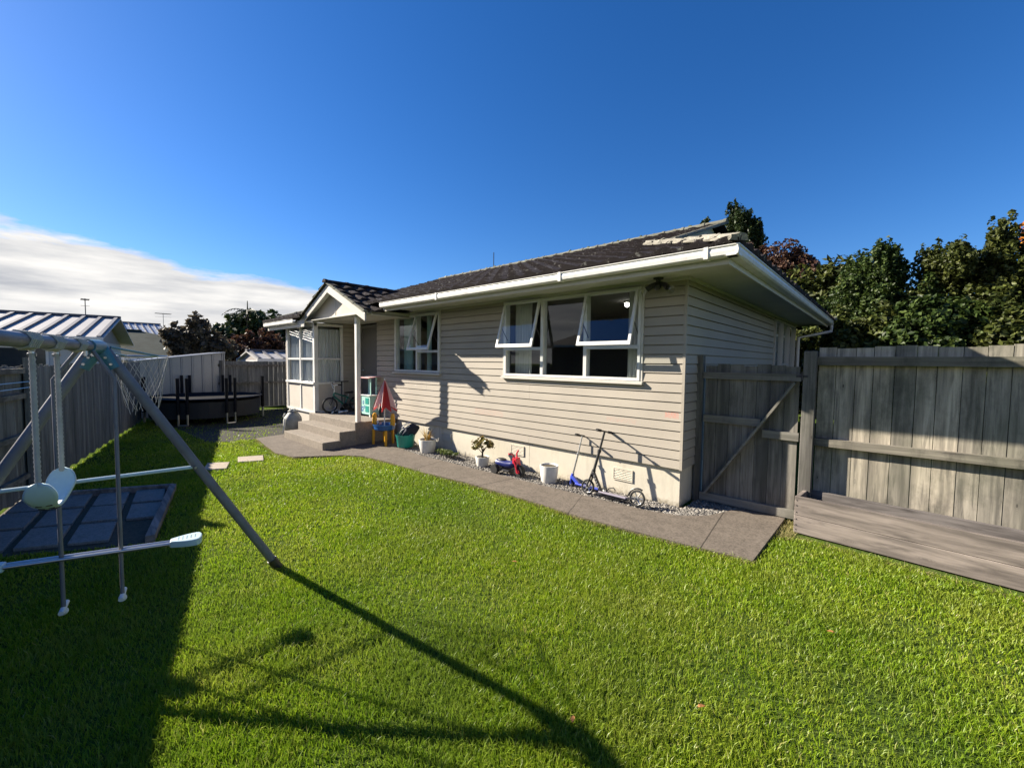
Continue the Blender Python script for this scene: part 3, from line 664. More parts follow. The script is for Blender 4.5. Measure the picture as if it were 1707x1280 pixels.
# ---- sunroom
SX0, SX1, SY = -11.84, -10.10, 4.16
s = MB()
for x in (SX0, -10.99): s.box(x, x+.055, SY, SY+.06, .5, 2.62)
s.box(SX1-.09, SX1, SY-.003, SY+.09, .5, 2.64)
s.box(SX0, SX1, SY+.001, SY+.06, 2.56, 2.625); s.box(SX0-.01, SX1+.005, SY-.035, SY+.06, 1.17, 1.22); s.box(SX0+.055, SX1-.09, SY+.008, SY+.05, 1.755, 1.80)
s.box(SX0, SX1, SY-.004, SY+.06, .47, .525)
s.box(SX1-.055, SX1+.001, SY+.09, 4.86, 1.17, 1.22); s.box(SX1-.05, SX1, SY+.09, 4.80, 1.755, 1.80); s.box(SX1-.055, SX1, 4.80, 4.86, .5, 2.62); s.box(SX1-.05, SX1, SY+.09, 4.80, 2.56, 2.62); s.box(SX1-.05, SX1-.003, SY+.09, 4.80, .48, .53)
sun = s.build('sunroom', 'white_paint', H)
p = MB(); p.box(SX0+.055, -10.99, SY+.02, SY+.04, .53, 1.17); p.box(-10.935, SX1-.09, SY+.02, SY+.04, .53, 1.17); p.box(SX1-.035, SX1-.015, SY+.09, 4.80, .53, 1.17); p.box(SX0-.02, SX1-.02, SY+.045, SY+.062, .0, .465)
p.build('infill_panel', 'panel_paint', sun)
p = MB(); p.quad((SX0+.05, SY+.03, 1.2), (SX1-.08, SY+.03, 1.2), (SX1-.08, SY+.03, 2.58), (SX0+.05, SY+.03, 2.58)); p.quad((SX1-.025, SY+.08, 1.2), (SX1-.025, 4.82, 1.2), (SX1-.025, 4.82, 2.58), (SX1-.025, SY+.08, 2.58)); p.build('pane', 'window_glass', sun)
curtain(sun, SX0+.06, SX1-.10, 1.15, 2.50, SY+.085, 'net_curtain', 15, .016, 'net_curtain'); curtain(sun, SY+.12, 4.8, 1.0, 2.5, SX1-.08, 'net_curtain', 7, .016, 'net_curtain', 'y')
wboards('porch_side_wall', (SX1-.02, 4.86), (SX1-.02, 5.27), ZB, 2.7)
# ---- porch post, beam, ceiling, gable
mb = MB(); mb.box(-8.12, -8.035, 4.15, 4.235, .48, 2.66); mb.build('porch_post', 'white_paint', H, bevel=.004)
mb = MB(); mb.box(SX1-.09, -7.46, 4.17, 4.21, 2.64, 2.73); mb.box(-7.50, -7.46, 4.21, 5.03, 2.64, 2.73); mb.build('porch_beam', 'trim_paint', H)
mb = MB(); mb.box(-12.55, -7.46, 4.02, 4.169, 2.655, 2.668); mb.box(-10.3, -7.46, 4.169, 5.3, 2.66, 2.675); mb.box(-12.5, -10.3, 4.169, 5.0, 2.63, 2.65); mb.build('porch_ceiling', 'soffit_paint', H)
AX, AZ, EZ, GY = -9.0, 3.37, 2.66, 3.99       # gable apex and eave
SLP = (AZ-EZ)/1.58
mb = MB(); mb.prism([(AX-1.5, 4.172, 2.7), (AX+1.5, 4.172, 2.7), (AX, 4.172, 3.37)], (0, .03, 0)); g1 = mb.build('gable_panel', 'panel_paint', H)
mb = MB(); mb.box(AX-.012, AX+.012, 4.163, 4.172, 2.7, 3.2); mb.box(-10.4, -7.5, 4.160, 4.171, 2.69, 2.715); mb.build('gable_batten', 'trim_paint', g1)
for sx in (-1, 1):
    e = AX+sx*1.60; z = AZ-SLP*1.60; mb = MB()
    mb.prism([(AX+sx*.001, GY, AZ+.0), (e, GY, z), (e, GY, z-.15), (AX+sx*.001, GY, AZ-.17)], (0, .028, 0)); mb.build('barge_board', 'trim_paint', H, bevel=.003)
for sx in (-1, 1):
    mb = MB(); e = AX+sx*1.5; z = AZ-SLP*1.5-.05; mb.prism([(AX, GY+.03, AZ-.06), (e, GY+.03, z), (e, GY+.03, z-.012), (AX, GY+.03, AZ-.075)], (0, .14, 0)); mb.build('verge_soffit', 'soffit_paint', H)

# ---- roof
TAN = .350; YE, YR, YBk = 4.28, 8.79, 13.30; ZE = 2.88; XE, XW = -1.07, -12.65; ZR = ZE+TAN*(YR-YE)
def tile_plane(name, org, U, V, lim, Lv, mat='roof_tile', parent=H, pitch=.30, row=.345):
    """lim(v) -> (u0,u1) along the eave; U,V unit vectors"""
    U = Vector(U).normalized(); V = Vector(V).normalized(); Nn = U.cross(V).normalized()
    if Nn.z < 0: Nn = -Nn
    org = Vector(org); mb = MB(); nr = int(math.ceil(Lv/row))
    du = pitch/8
    for k in range(nr):
        v0, v1 = k*row, min((k+1)*row+.02, Lv)
        a0, b0 = lim(v0); a1, b1 = lim(min(v1, Lv))
        lo, hi = min(a0, a1), max(b0, b1); n = max(2, int(round((hi-lo)/du)))
        shift = random.uniform(-.01, .01); jit = {}
        vs = []
        for i in range(n+1):
            u = lo+(hi-lo)*i/n
            col = math.floor((u+shift)/pitch); ph = ((u+shift)/pitch)-col
            if col not in jit: jit[col] = random.uniform(-.005, .007)
            prof = .040*(math.sin(ph*2*math.pi)*.5+.5)**.8+jit[col]+(.008 if ph < .08 else 0)
            ua = min(max(u, a0), b0); ub = min(max(u, a1), b1)
            p = org+U*ua+V*v0; q = org+U*ub+V*v1
            vs += [p+Nn*(prof*.2-.0), p+Nn*(prof+.030), q+Nn*(prof-.012)]
        fs = []
        for i in range(n):
            c = i*3; fs += [(c, c+3, c+4, c+1), (c+1, c+4, c+5, c+2)]
        mb.add(vs, fs)
    me_o = mb.build(name, mat, parent); return me_o
cs = math.sqrt(1+TAN*TAN)
def frontlim(v):
    y = v/cs; u1 = XE-XW-min(y, 1.63 if y < 1.63 else 1.63)      # right hip up to the gablet
    if y > 1.63: u1 = XE-XW-1.55
    return (min(y, 1.63) if y <= 1.63 else 1.55, u1)
RX = XE-1.63
def flim(v):
    y = v/cs
    u1 = (XE-XW)-y if y < 1.63 else (RX+.22-XW)
    u0 = y if y < 1.63 else (1.63-.22)
    return (u0, u1)
roof = tile_plane('roof', (XW, YE, ZE), (1, 0, 0), (0, 1, TAN), flim, (YR-YE)*cs)
tile_plane('rear_slope', (XE, YBk, ZE), (-1, 0, 0), (0, -1, TAN), flim, (YR-YE)*cs, parent=roof)
tile_plane('hip_slope', (XE, YE, ZE), (0, 1, 0), (-1, 0, TAN), lambda v: (v/cs, (YBk-YE)-v/cs), 1.63*cs, parent=roof)
tile_plane('hip_slope', (XW, YBk, ZE), (0, -1, 0), (1, 0, TAN), lambda v: (v/cs, (YBk-YE)-v/cs), 1.63*cs, parent=roof)
# lower strip over the sunroom
zlow = ZE-TAN*.42
tile_plane('sunroom_slope', (XW, 3.86, zlow), (1, 0, 0), (0, 1, TAN), lambda v: (0, (-10.15-XW)), .42*cs, parent=roof)
for x, s_ in ((RX, 1), (XW+1.63, -1)):
    mb = MB(); z = ZE+TAN*1.63; mb.prism([(x, YE+1.63, z-.02), (x, YBk-1.63, z-.02), (x, YR, ZR-.02)], (-.02*s_, 0, 0)); mb.build('gablet', 'house_white', roof)
# porch roof slopes (ridge runs back into the main roof)
ZP = AZ+.03; PT = SLP
jl = (ZP-ZE)/TAN+YE
def plim_r(v):    # v up the slope from the right eave; u runs along +Y
    z = EZ+.03+PT*(v/math.sqrt(1+PT*PT)); return (0, max(.45, (max(z, ZE-.1)-ZE)/TAN+YE-(GY-.03)+.05))
Lp = 1.60*math.sqrt(1+PT*PT)
pr = tile_plane('porch_roof', (AX+1.60, GY-.03, ZP-PT*1.60), (0, 1, 0), (-1, 0, PT), plim_r, Lp)
tile_plane('porch_slope', (AX-1.60, GY-.03, ZP-PT*1.60), (0, 1, 0), (1, 0, PT), plim_r, Lp, parent=pr)
def caps(name, a, b, mat, r=.085, seg=.40, parent=roof, lumpy=0, sq=.85):
    a = Vector(a); b = Vector(b); d = b-a; n = max(1, int(d.length/seg)); d.normalize(); mb = MB()
    side = d.cross(Vector((0, 0, 1))).normalized(); up = side.cross(d).normalized()
    L_ = (b-a).length/n
    for k in range(n):
        p = a+d*(L_*k-.03); q = a+d*(L_*(k+1)+.01); vs = []; m_ = 11
        for w, (pt, rr) in enumerate(((p, r*1.12), (p.lerp(q, .12), r*1.12), (p.lerp(q, .14), r), (q, r*.98))):
            for j in range(m_):
                t = math.pi*j/(m_-1); e = rr*(1+lumpy*random.uniform(-.5, 1))
                vs.append(pt+side*math.cos(t)*e+up*(math.sin(t)*e*sq)-up*.02)
        fs = [(w*m_+j, w*m_+j+1, (w+1)*m_+j+1, (w+1)*m_+j) for w in range(3) for j in range(m_-1)]
        fs.append(tuple(range(m_))); mb.add(vs, fs)
    return mb.build(name, mat, parent)
zc = .035
caps('ridge_capping', (RX+.25, YR, ZR+zc), (XW+1.38, YR, ZR+zc), 'grey_lichen_tile')
hc = caps('hip_capping', (XE-.02, YE+.02, ZE+.045), (RX, YE+1.63, ZE+TAN*1.63+.05), 'lichen_tile', .072, seg=.33, lumpy=.30); hc['label'] = 'lumpy hip capping crusted with white and yellow lichen'
caps('hip_capping', (XE-.02, YBk-.02, ZE+zc), (RX, YBk-1.63, ZE+TAN*1.63+zc), 'grey_lichen_tile')
caps('hip_capping', (XW, YE, ZE+zc), (XW+1.63, YE+1.63, ZE+TAN*1.63+zc), 'grey_lichen_tile')
caps('verge_capping', (RX+.23, YE+1.63, ZE+TAN*1.63+.03), (RX+.23, YR, ZR+.02), 'grey_lichen_tile', .06)
caps('porch_ridge_capping', (AX, GY-.04, ZP+.03), (AX, jl+.1, ZP+.03), 'roof_tile', .075, parent=pr)
for sx in (-1, 1): caps('porch_verge_capping', (AX+sx*1.61, GY-.0, ZP-PT*1.61+.015), (AX, GY, ZP+.02), 'grey_lichen_tile', .05, .38, pr)
# small clumps of moss standing on the ridge
for k in range(26):
    x = RX-.1-k*.33+random.uniform(-.1, .1); s_ = random.uniform(.012, .03); MB().ball((x, YR+random.uniform(-.03, .03), ZR+zc+.055), s_, 6, 4, 1.6, 1, .9).build('moss', 'leaf_weed', roof)

# ---- gutters, fascia, soffit
def gutter_prof(mb, a, b, out):       # quad gutter: a->b bottom inner line, out = unit outward vector
    a = Vector(a); b = Vector(b); o = Vector(out); z = Vector((0, 0, 1))
    pr_ = [(0, 0), (.085, 0), (.103, .015), (.108, .05), (.100, .085), (.112, .095), (.112, .103), (.095, .103), (.090, .088), (.096, .05), (.088, .02), (0, .012)]
    vs = [a+o*p+z*q for p, q in pr_]+[b+o*p+z*q for p, q in pr_]; k = len(pr_)
    mb.add(vs, [tuple(range(k))[::-1], tuple(range(k, 2*k))]+[(i, (i+1) % k, k+(i+1) % k, k+i) for i in range(k)])
ZG = 2.772; FY = YE+.11; FX = XE-.11
for ga, gb, go in (((-7.38, FY, ZG), (XE-.002, FY, ZG), (0, -1, 0)), ((FX, YE, ZG), (FX, YBk, ZG), (1, 0, 0)), ((XW, 3.97, ZG-.15), (-10.60, 3.97, ZG-.15), (0, -1, 0))):
    mb = MB(); gutter_prof(mb, ga, gb, go); gut = mb.build('gutter', 'gutter_paint', H)
    if ga[0] == -7.38: pieces('gutter_joint', 'gutter_paint', gut, [(x-.02, x+.02, YE-.005, FY, ZG-.006, ZG+.108) for x in (-1.36, -3.1, -5.6)])
pieces('fascia', 'trim_paint', H, [(-7.42, FX-.0, FY+.001, FY+.022, ZG-.055, ZG+.10), (FX-.022, FX-.001, FY+.022, YBk-.1, ZG-.055, ZG+.10), (XW+.02, -10.2, 3.971, 3.99, ZG-.24, ZG-.09)])
pieces('soffit', 'soffit_paint', H, [(-7.31, FX-.022, FY+.022, YF-.0, ZS-.006, ZS+.006), (XR, FX-.022, YF, YBk-.1, ZS-.006, ZS+.006), (-12.0, FX-.2, YB, YBk, ZS-.006, ZS+.006)])
pieces('soffit_bead', 'trim_paint', H, [(-7.3, XR+.045, YF-.045, YF-.022, ZS-.045, ZS-.007), (XR+.022, XR+.045, YF-.022, YB, ZS-.045, ZS-.007), (-7.2, FX-.03, FY+.023, FY+.05, ZS-.03, ZS-.007), (FX-.05, FX-.0225, FY+.05, YBk-.12, ZS-.03, ZS-.007)])
mb = MB(); mb.path([(XE-.04, 13.2, ZG), (XE-.04, 13.2, ZG-.16), (XR+.08, 12.72, ZG-.32), (XR+.08, 12.72, 1.0), (XR+.08, 12.72, .05)], .04, 10); mb.build('downpipe', 'white_paint', H, True)

# ---- steps and landing
st = thing('concrete_steps', (-8.95, 4.2, 0), 'three step concrete stairs and landing up to the porch', 'steps')
mb = MB(); mb.box(-10.28, -8.0, 4.09, 5.04, 0, .485); mb.build('landing', 'step_concrete', st, bevel=.012)
mb = MB(); mb.box(-10.03, -7.95, 3.74, 4.087, 0, .335); mb.build('step', 'step_concrete', st, bevel=.012)
mb = MB(); mb.box(-9.86, -7.89, 3.38, 3.737, 0, .18); mb.build('step', 'step_concrete', st, bevel=.012)

# ceiling lamp seen through the window
t = thing('ceiling_lamp', (-3.2, 6.3, 2.6), 'small lit globe lamp on the ceiling behind the open right sash', 'lamp')
MB().ball((-3.2, 6.3, 2.70), .035, 12, 8).build('globe', 'lamp_glow', t, True); MB().lathe([(.05, 2.735), (.05, 2.763)], (-3.2, 6.3, 0), 14).build('base', 'white_plastic', t)

# security light under the eave
t = thing('security_light', (-2.09, 4.9, 2.79), 'black twin floodlight with clear bulbs under the eave by the big window', 'floodlight')
mb = MB(); mb.lathe([(.055, 2.76), (.06, 2.775), (.06, 2.793)], (-2.09, 4.9, 0), 16); mb.tube((-2.09, 4.9, 2.76), (-2.09, 4.9, 2.71), .03); mb.build('mount', 'black_plastic', t, True)
mb = MB(); mb.ball((-2.09, 4.87, 2.67), .045, 14, 9); mb.build('sensor', 'black_plastic', t, True)
for sx in (-1, 1):
    mb = MB(); a = Vector((-2.09, 4.9, 2.72)); b = a+Vector((sx*.075, -.01, -.03)); c = a+Vector((sx*.13, -.03, -.075)); mb.path([a, b, c], [.022, .03, .036], 12); mb.build('arm', 'black_plastic', t, True)
    d = (c-b).normalized(); mb = MB(); mb.path([c, c+d*.02, c+d*.06, c+d*.075], [.03, .036, .055, .045], 16); mb.build('bulb', 'bulb_glass', t, True)

# roof antenna
def antenna(x, y, z0, z1, label, n=5, w=.5, r=.012):
    mb = MB(); mb.tube((x, y, z0), (x, y, z1), r, n=6)
    for k in range(n): mb.tube((x-.02, y-w*(.5-.05*k), z1-.06-k*.0), (x-.02, y+w*(.5-.05*k), z1-.06), r*.5, n=5) if n == 1 else mb.tube((x+(k-n/2)*.12, y-w*(.5-.04*k), z1-.08), (x+(k-n/2)*.12, y+w*(.5-.04*k), z1-.08), r*.6, n=5)
    mb.tube((x-.12*n/2, y, z1-.08), (x+.12*n/2, y, z1-.08), r*.8, n=5)
    return tag(mb.build('antenna', 'dark_steel'), label, 'antenna')
mb = MB(); mb.tube((-8.9, 8.95, 4.4), (-8.9, 8.95, 5.02), .012, n=6); tag(mb.build('antenna', 'dark_steel'), 'thin pole antenna on the ridge of the beige house', 'antenna')
# ============================================================ GATE, FENCES, PLANTER
t = thing('gate', (-1.2, 5.5, 0), 'weathered grey board gate with diagonal brace between house and fence post', 'gate')
mb = MB(); xs = [-1.70, -1.56, -1.42, -1.27, -1.13, -.99, -.85, -.715]
for i in range(7): mb.box(xs[i]+.002, xs[i+1]-.002, 5.50+.002*(i % 3), 5.52+.002*(i % 3), .09+.01*(i % 2), 1.735+.012*((i*5) % 3))
mb.build('board', 'gate_wood', t)
mb = MB(); mb.box(-1.715, -.70, 5.462, 5.498, 1.575, 1.655); mb.build('top_rail', 'gate_rail', t)
mb = MB(); pieces('middle_rail', 'gate_rail', t, [(-1.70, -1.07, 5.464, 5.498, 1.035, 1.125), (-1.05, -.70, 5.464, 5.498, .915, 1.005)])
mb = MB(); mb.box(-1.715, -.70, 5.462, 5.498, .045, .14); mb.build('bottom_rail', 'gate_rail', t)
mb = MB(); mb.bar((-1.64, 5.451, .15), (-.75, 5.451, 1.56), .024, .10, (0, 1, 0)); b_ = mb; b_.build('brace', 'gate_rail', t)
mb = MB(); mb.box(-.745, -.64, 5.455, 5.461, 1.62, 1.645); mb.tube((-.69, 5.45, 1.59), (-.69, 5.45, 1.68), .008); mb.build('hinge', 'dark_steel', t)
mb = MB(); mb.box(-1.80, -1.725, 5.47, 5.56, -.02, 1.86); tag(mb.build('gate_post', 'gate_wood', bevel=.004), 'slim dark timber post between the gate and the house wall', 'post')
mb = MB(); mb.box(-.685, -.57, 5.46, 5.575, -.02, 1.905); tag(mb.build('fence_post', 'gate_wood', bevel=.005), 'thick grey timber post between the gate and the tall board fence', 'post')
t = thing('board_fence', (1.2, 5.65, 0), 'tall weathered board fence behind the planter on the right', 'fence')
mb = MB(); x = -.565; i = 0
while x < 4.6:
    w = .152+.012*math.sin(i*2.3); dz = .012*math.sin(i*5.1); mb.box(x+.002, x+w-.003, 5.60+.003*(i % 2), 5.62+.003*(i % 2), .03, 1.945+dz); x += w; i += 1
mb.build('board', 'fence_wood', t)
mb = MB(); mb.box(-.568, 4.6, 5.535, 5.598, 1.755, 1.845); mb.build('top_rail', 'fence_rail', t)
mb = MB(); mb.box(-.568, 4.6, 5.525, 5.598, .885, .965); mb.build('middle_rail', 'fence_rail', t)
mb = MB(); mb.box(2.2, 2.3, 5.45, 5.533, 0, 1.9); mb.build('post', 'gate_wood', t)

# planter
PX = Matrix.Translation((-.665, 5.135, 0)) @ Matrix.Rotation(math.radians(-4.8), 4, 'Z')
t = thing('planter_box', (-.665, 5.135, 0), 'long empty raised planter box of bare weathered timber in front of the fence', 'planter')
LL, DD, TH = 2.7, .43, .04
def pb(n, x0, x1, y0, y1, z0, z1):
    mb = MB(); mb.X = PX; mb.box(x0, x1, y0, y1, z0, z1); return mb.build(n, 'planter_inner' if n == 'rear_board' else 'planter_wood', t, bevel=.005)
pb('front_board', 0, LL, 0, TH, .015, .197); pb('front_board', 0, LL, 0, TH, .20, .395)
pb('rear_board', 0, LL, DD-TH, DD, .015, .197); pb('rear_board', 0, LL, DD-TH, DD, .20, .39)
pb('end_board', .002, TH, TH+.001, DD-TH-.001, .02, .20); pb('end_board', .002, TH, TH+.001, DD-TH-.001, .203, .392)
pb('end_board', LL-TH, LL-.002, TH+.001, DD-TH-.001, .02, .39)
mb = MB(); mb.X = PX; mb.box(TH, LL-TH, TH, DD-TH, .01, .10); mb.build('soil', 'bedding_soil', t)
mb = MB(); mb.X = PX
for z in (.05, .10, .16, .23, .30, .355): mb.lathe([(.006, 0), (.006, .004)], (.022, -.003, z), 8, 'Y')
mb.build('screw', 'dark_steel', t)

# left paling fence
def FP(s, off=0, z=0):     # s metres along the fence from its reference point, off towards the lawn
    n = Vector((.2443, .9697, 0)); p = FENCE_P+FENCE_D*s+n*off; return Vector((p.x, p.y, z))
t = thing('paling_fence', (-9.86, .24, 0), 'long grey paling fence running down the left side of the lawn', 'fence')
mb = MB(); s = -5.5; i = 0
while s < 13.5:
    w = .098; g_ = .004+.004*math.sin(i*1.7); zt = 1.635+.014*math.sin(i*2.9)+.008*math.sin(i*7.3)
    a, b = FP(s, .002*(i % 2)), FP(s+w-g_, .002*(i % 2)); d = Vector((.2297, .9733, 0))*.018; z0 = .045+.02*math.sin(i*1.3)
    mb.prism([(a.x, a.y, z0), (b.x, b.y, z0), (b.x+d.x, b.y+d.y, z0), (a.x+d.x, a.y+d.y, z0)], (0, 0, zt-z0)); s += w; i += 1
mb.build('paling', 'left_fence_wood', t)
for z in (.35, 1.35): MB().bar(FP(-5.5, -.03, z), FP(1.9, -.03, z), .045, .07).build('rail', 'fence_rail', t)
for z in (.30, .80, 1.28, 1.58): MB().bar(FP(2.15, .052, z), FP(13.5, .052, z), .045, .06).build('rail', 'fence_rail', t)
for s_ in (2.05, 4.7, 7.3, 10): 
    mb = MB(); p = FP(s_, .075); mb.box(p.x-.05, p.x+.05, p.y-.045, p.y+.045, 0, 1.69 if s_ > 3 else 1.74); mb.build('post', 'gate_wood', t)
for z in (1.45, 1.38): MB().tube(FP(2.1, .11, z), FP(9, .11, z+.02), .005, n=6).build('wire', 'steel', t)

# far boundary: metal shed wall and board fence
t = thing('garden_shed', (-17, 2.6, 0), 'small grey ribbed metal shed at the far end of the lawn', 'shed')
mb = MB(); y = 1.62; xs_ = -16.05; pts = []
while y < 3.50:
    for dy, dx in ((0, 0), (.20, 0), (.215, .022), (.245, .022), (.26, 0)): pts.append((xs_+dx, y+dy))
    y += .262
def ztop(y): return 1.66+(y-1.7)*.135
vs = []
for (x_, y_) in pts: vs += [(x_, y_, 0), (x_, y_, ztop(y_))]
mb.add(vs, [(2*i, 2*i+2, 2*i+3, 2*i+1) for i in range(len(pts)-1)])
mb.build('metal_wall', 'metal_grey', t)
mb = MB(); yl = pts[-1][1]; mb.prism([(xs_-.03, 1.62, 0), (xs_-2.0, 1.62, 0), (xs_-2.0, 1.62, ztop(1.62)-.02), (xs_-.03, 1.62, ztop(1.62)-.02)], (0, .02, 0)); mb.prism([(xs_-.03, yl-.02, 0), (xs_-2.0, yl-.02, 0), (xs_-2.0, yl-.02, ztop(yl)-.02), (xs_-.03, yl-.02, ztop(yl)-.02)], (0, .02, 0)); mb.build('side_wall', 'metal_grey', t)
mb = MB(); mb.prism([(xs_+.05, 1.58, ztop(1.58)), (xs_+.05, yl+.05, ztop(yl+.05)), (xs_+.05, yl+.05, ztop(yl+.05)+.035), (xs_+.05, 1.58, ztop(1.58)+.035)], (-2.15, 0, 0)); mb.build('roof', 'metal_grey', t)
mb = MB(); mb.box(xs_-.01, xs_+.035, yl, yl+.035, 0, ztop(yl)); mb.build('corner_trim', 'metal_grey', t)
t = thing('back_fence', (-16.1, 8, 0), 'dark weathered board fence closing the far end of the lawn beside the shed', 'fence')
mb = MB(); y = 3.56; i = 0
while y < 14:
    gap = .012 if 4.9 < y < 6.6 else .004
    mb.box(-16.12-.003*(i % 2), -16.1-.003*(i % 2), y, y+.15-gap, .12, 1.68+.012*math.sin(i*3.1)); y += .15; i += 1
mb.build('board', 'left_fence_wood', t)
pieces('rail', 'fence_rail', t, [(-16.098, -16.05, 3.56, 14, 1.50, 1.58), (-16.098, -16.05, 3.56, 14, .92, .99)])
pieces('post', 'gate_wood', t, [(-16.09, -16.0, 6.6, 6.7, 0, 1.7), (-16.09, -16.0, 3.60, 3.68, 0, 1.7)])

# trampoline
t = thing('trampoline', (-14.75, 2.95, 0), 'round trampoline with black padded pole stubs in front of the shed', 'trampoline')
cx_, cy_, R_ = -14.55, 2.95, 1.34
mb = MB(); mb.path([(cx_+R_*math.cos(a), cy_+R_*math.sin(a), .68) for a in np.linspace(0, 2*math.pi, 36, endpoint=False)], .022, 8, True); mb.build('frame_ring', 'dark_steel', t, True)
mb = MB(); mb.lathe([(0, .665), (R_-.22, .665), (R_-.22, .67), (0, .672)], (cx_, cy_, 0), 36); mb.build('bed', 'black_plastic', t)
mb = MB(); mb.lathe([(R_-.2, .69), (R_+.03, .695), (R_+.045, .67), (R_-.01, .66)], (cx_, cy_, 0), 36); mb.build('spring_pad', 'pad_dark', t)
mb = MB(); mb.lathe([(R_-.03, .60), (R_-.05, .17)], (cx_, cy_, 0), 36); mb.build('skirt', 'soot_dark', t)
for k in range(6):
    a = math.radians(-11.3+(22, -22, 90, -90, 158, -158)[k])
    for da in (-.075, .075):
        px_, py_ = cx_+(R_+.04)*math.cos(a+da), cy_+(R_+.04)*math.sin(a+da)
        mb = MB(); mb.tube((px_, py_, .30), (px_, py_, 1.24), .038, n=10); mb.build('pole_pad', 'pad_dark', t, True)
        mb = MB(); mb.tube((px_, py_, .02), (px_, py_, .30), .022, n=8); mb.build('leg', 'steel', t, True)
    mb = MB(); p, q = a-.075, a+.075; mb.path([(cx_+(R_+.04)*math.cos(p), cy_+(R_+.04)*math.sin(p), .022), (cx_+(R_+.04)*math.cos(q), cy_+(R_+.04)*math.sin(q), .022)], .022, 8); mb.build('foot', 'steel', t)
mb = MB(); mb.box(-14.1, -13.86, 1.72, 1.9, 0, .24); mb.box(-14.08, -13.88, 1.74, 1.88, .24, .26); tag(mb.build('crate', 'shade_slab', bevel=.01), 'small pale box on the ground beside the trampoline', 'box')

# ============================================================ SWING SET
T0 = Vector((-3.85, .20, 1.82)); BD = Vector((.9733, -.2297, 0)); PD = Vector((.2297, .9733, 0))
t = thing('swing_set', (-3.8, .2, 0), 'grey tubular A-frame swing set with a teal joint at its top', 'swing set')
F1, F2 = Vector((-3.74, 1.22, 0)), Vector((-3.96, -.80, 0))
mb = MB(); mb.tube(F1, T0+Vector((0, .03, -.02)), .032, n=14); mb.build('leg', 'tube_grey', t, True)
mb = MB(); mb.tube(F2, T0+Vector((0, -.03, -.02)), .032, n=14); mb.build('leg', 'tube_grey', t, True)
EB = T0+BD*3.1
mb = MB(); mb.tube(T0, EB, .031, n=14); mb.build('top_bar', 'tube_grey', t, True)
for sg in (1, -1):
    mb = MB(); f = EB+PD*(sg*1.0); f.z = 0; mb.tube(f, EB+PD*sg*.03-Vector((0, 0, .02)), .036, n=14); mb.build('leg', 'tube_grey', t, True)
mb = MB(); mb.path([T0-BD*.05, T0+BD*.02, T0+BD*.26], [.042, .047, .040], 14)
for F in (F1, F2):
    d = (F-T0).normalized(); mb.path([T0, T0+d*.16], [.045, .038], 12)
mb.build('joint', 'joint_teal', t, True)
a, b = F1.lerp(T0, .52), F2.lerp(T0, .52); mb = MB(); mb.tube(a, b, .013, n=8); mb.build('spreader', 'seat_blue', t, True)
for s0 in (.42, .82, 1.14):
    c = T0+BD*s0; pts = []
    for k in range(40):
        a_ = k*.9; pts.append(c+BD*(k*.0035)+PD*(math.cos(a_)*.037)+Vector((0, 0, math.sin(a_)*.037)))
    MB().path(pts, .0065, 6).build('rope_binding', 'rope', t)
for s0 in (.14, .30, .82, 1.14):
    p = T0+BD*s0; mb = MB(); mb.path([p-Vector((0, 0, .03)), p-Vector((0, 0, .062))], .010, 8); mb.path([p-Vector((0, 0, .06))-PD*.014, p-Vector((0, 0, .06))+PD*.014], .007, 8); mb.build('bracket', 'steel', t, True)
for F in (F1, F2):
    dn = (F-T0).normalized()
    for q in (.08, .13):
        p = T0+dn*q; MB().tube(p, p+BD*.052, .008, n=8).build('bolt', 'steel', t)
    p = F.lerp(T0, .52); MB().tube(p-BD*.045, p+BD*.045, .008, n=8).build('bolt', 'steel', t)
    MB().tube(F, F+(T0-F).normalized()*.10, .037, n=12).build('foot_cap', 'black_plastic', t, True)
# swing
t = thing('swing', tuple(T0+BD*1.0-Vector((0, 0, .7))), 'pale blue moulded swing seat hanging on two ropes from the top bar', 'swing')
c1, c2 = T0+BD*.82, T0+BD*1.14; zs = 1.18
for c in (c1, c2):
    mb = MB(); pts = [Vector((c.x, c.y, 1.79-(1.79-zs)*k/60)) for k in range(61)]; mb.path(pts, [.009+.003*(k % 2) for k in range(61)], 8); mb.build('rope', 'rope', t, True)
mb = MB(); n, m_ = 30, 10; vs = []
cen = (c1+c2)/2; W_ = (c2-c1).length/2+.012
for i in range(n+1):
    u = -1+2*i/n; th = u*math.radians(78); au = abs(u)
    wd_ = .034+.020*min(1, (au/.65))**2
    if au > .66: wd_ *= math.sqrt(max(.0009, 1-((au-.66)/.34)**2))
    xx = W_*math.sin(th)/math.sin(math.radians(78)); zz = zs-.14+.19*(1-math.cos(th))
    for j in range(m_+1):
        v = -1+2*j/m_; p = cen+BD*xx+PD*(v*wd_); vs.append((p.x, p.y, zz+.010*v*v))
fs = [(i*(m_+1)+j, (i+1)*(m_+1)+j, (i+1)*(m_+1)+j+1, i*(m_+1)+j+1) for i in range(n) for j in range(m_)]
mb.add(vs, fs); so_ = mb.build('seat', 'seat_blue', t, True); md = so_.modifiers.new('thick', 'SOLIDIFY'); md.thickness = .014
mb = MB()
for i in range(7):
    for j in (-1, 1):
        th = math.radians(-36+12*i); p = cen+BD*(W_*math.sin(th)/math.sin(math.radians(78)))+PD*(j*.016); z = zs-.14+.19*(1-math.cos(th)); mb.bar(Vector((p.x, p.y, z+.002))-PD*.010, Vector((p.x, p.y, z+.002))+PD*.010, .006, .006)
mb.build('slot', 'dark_steel', so_)
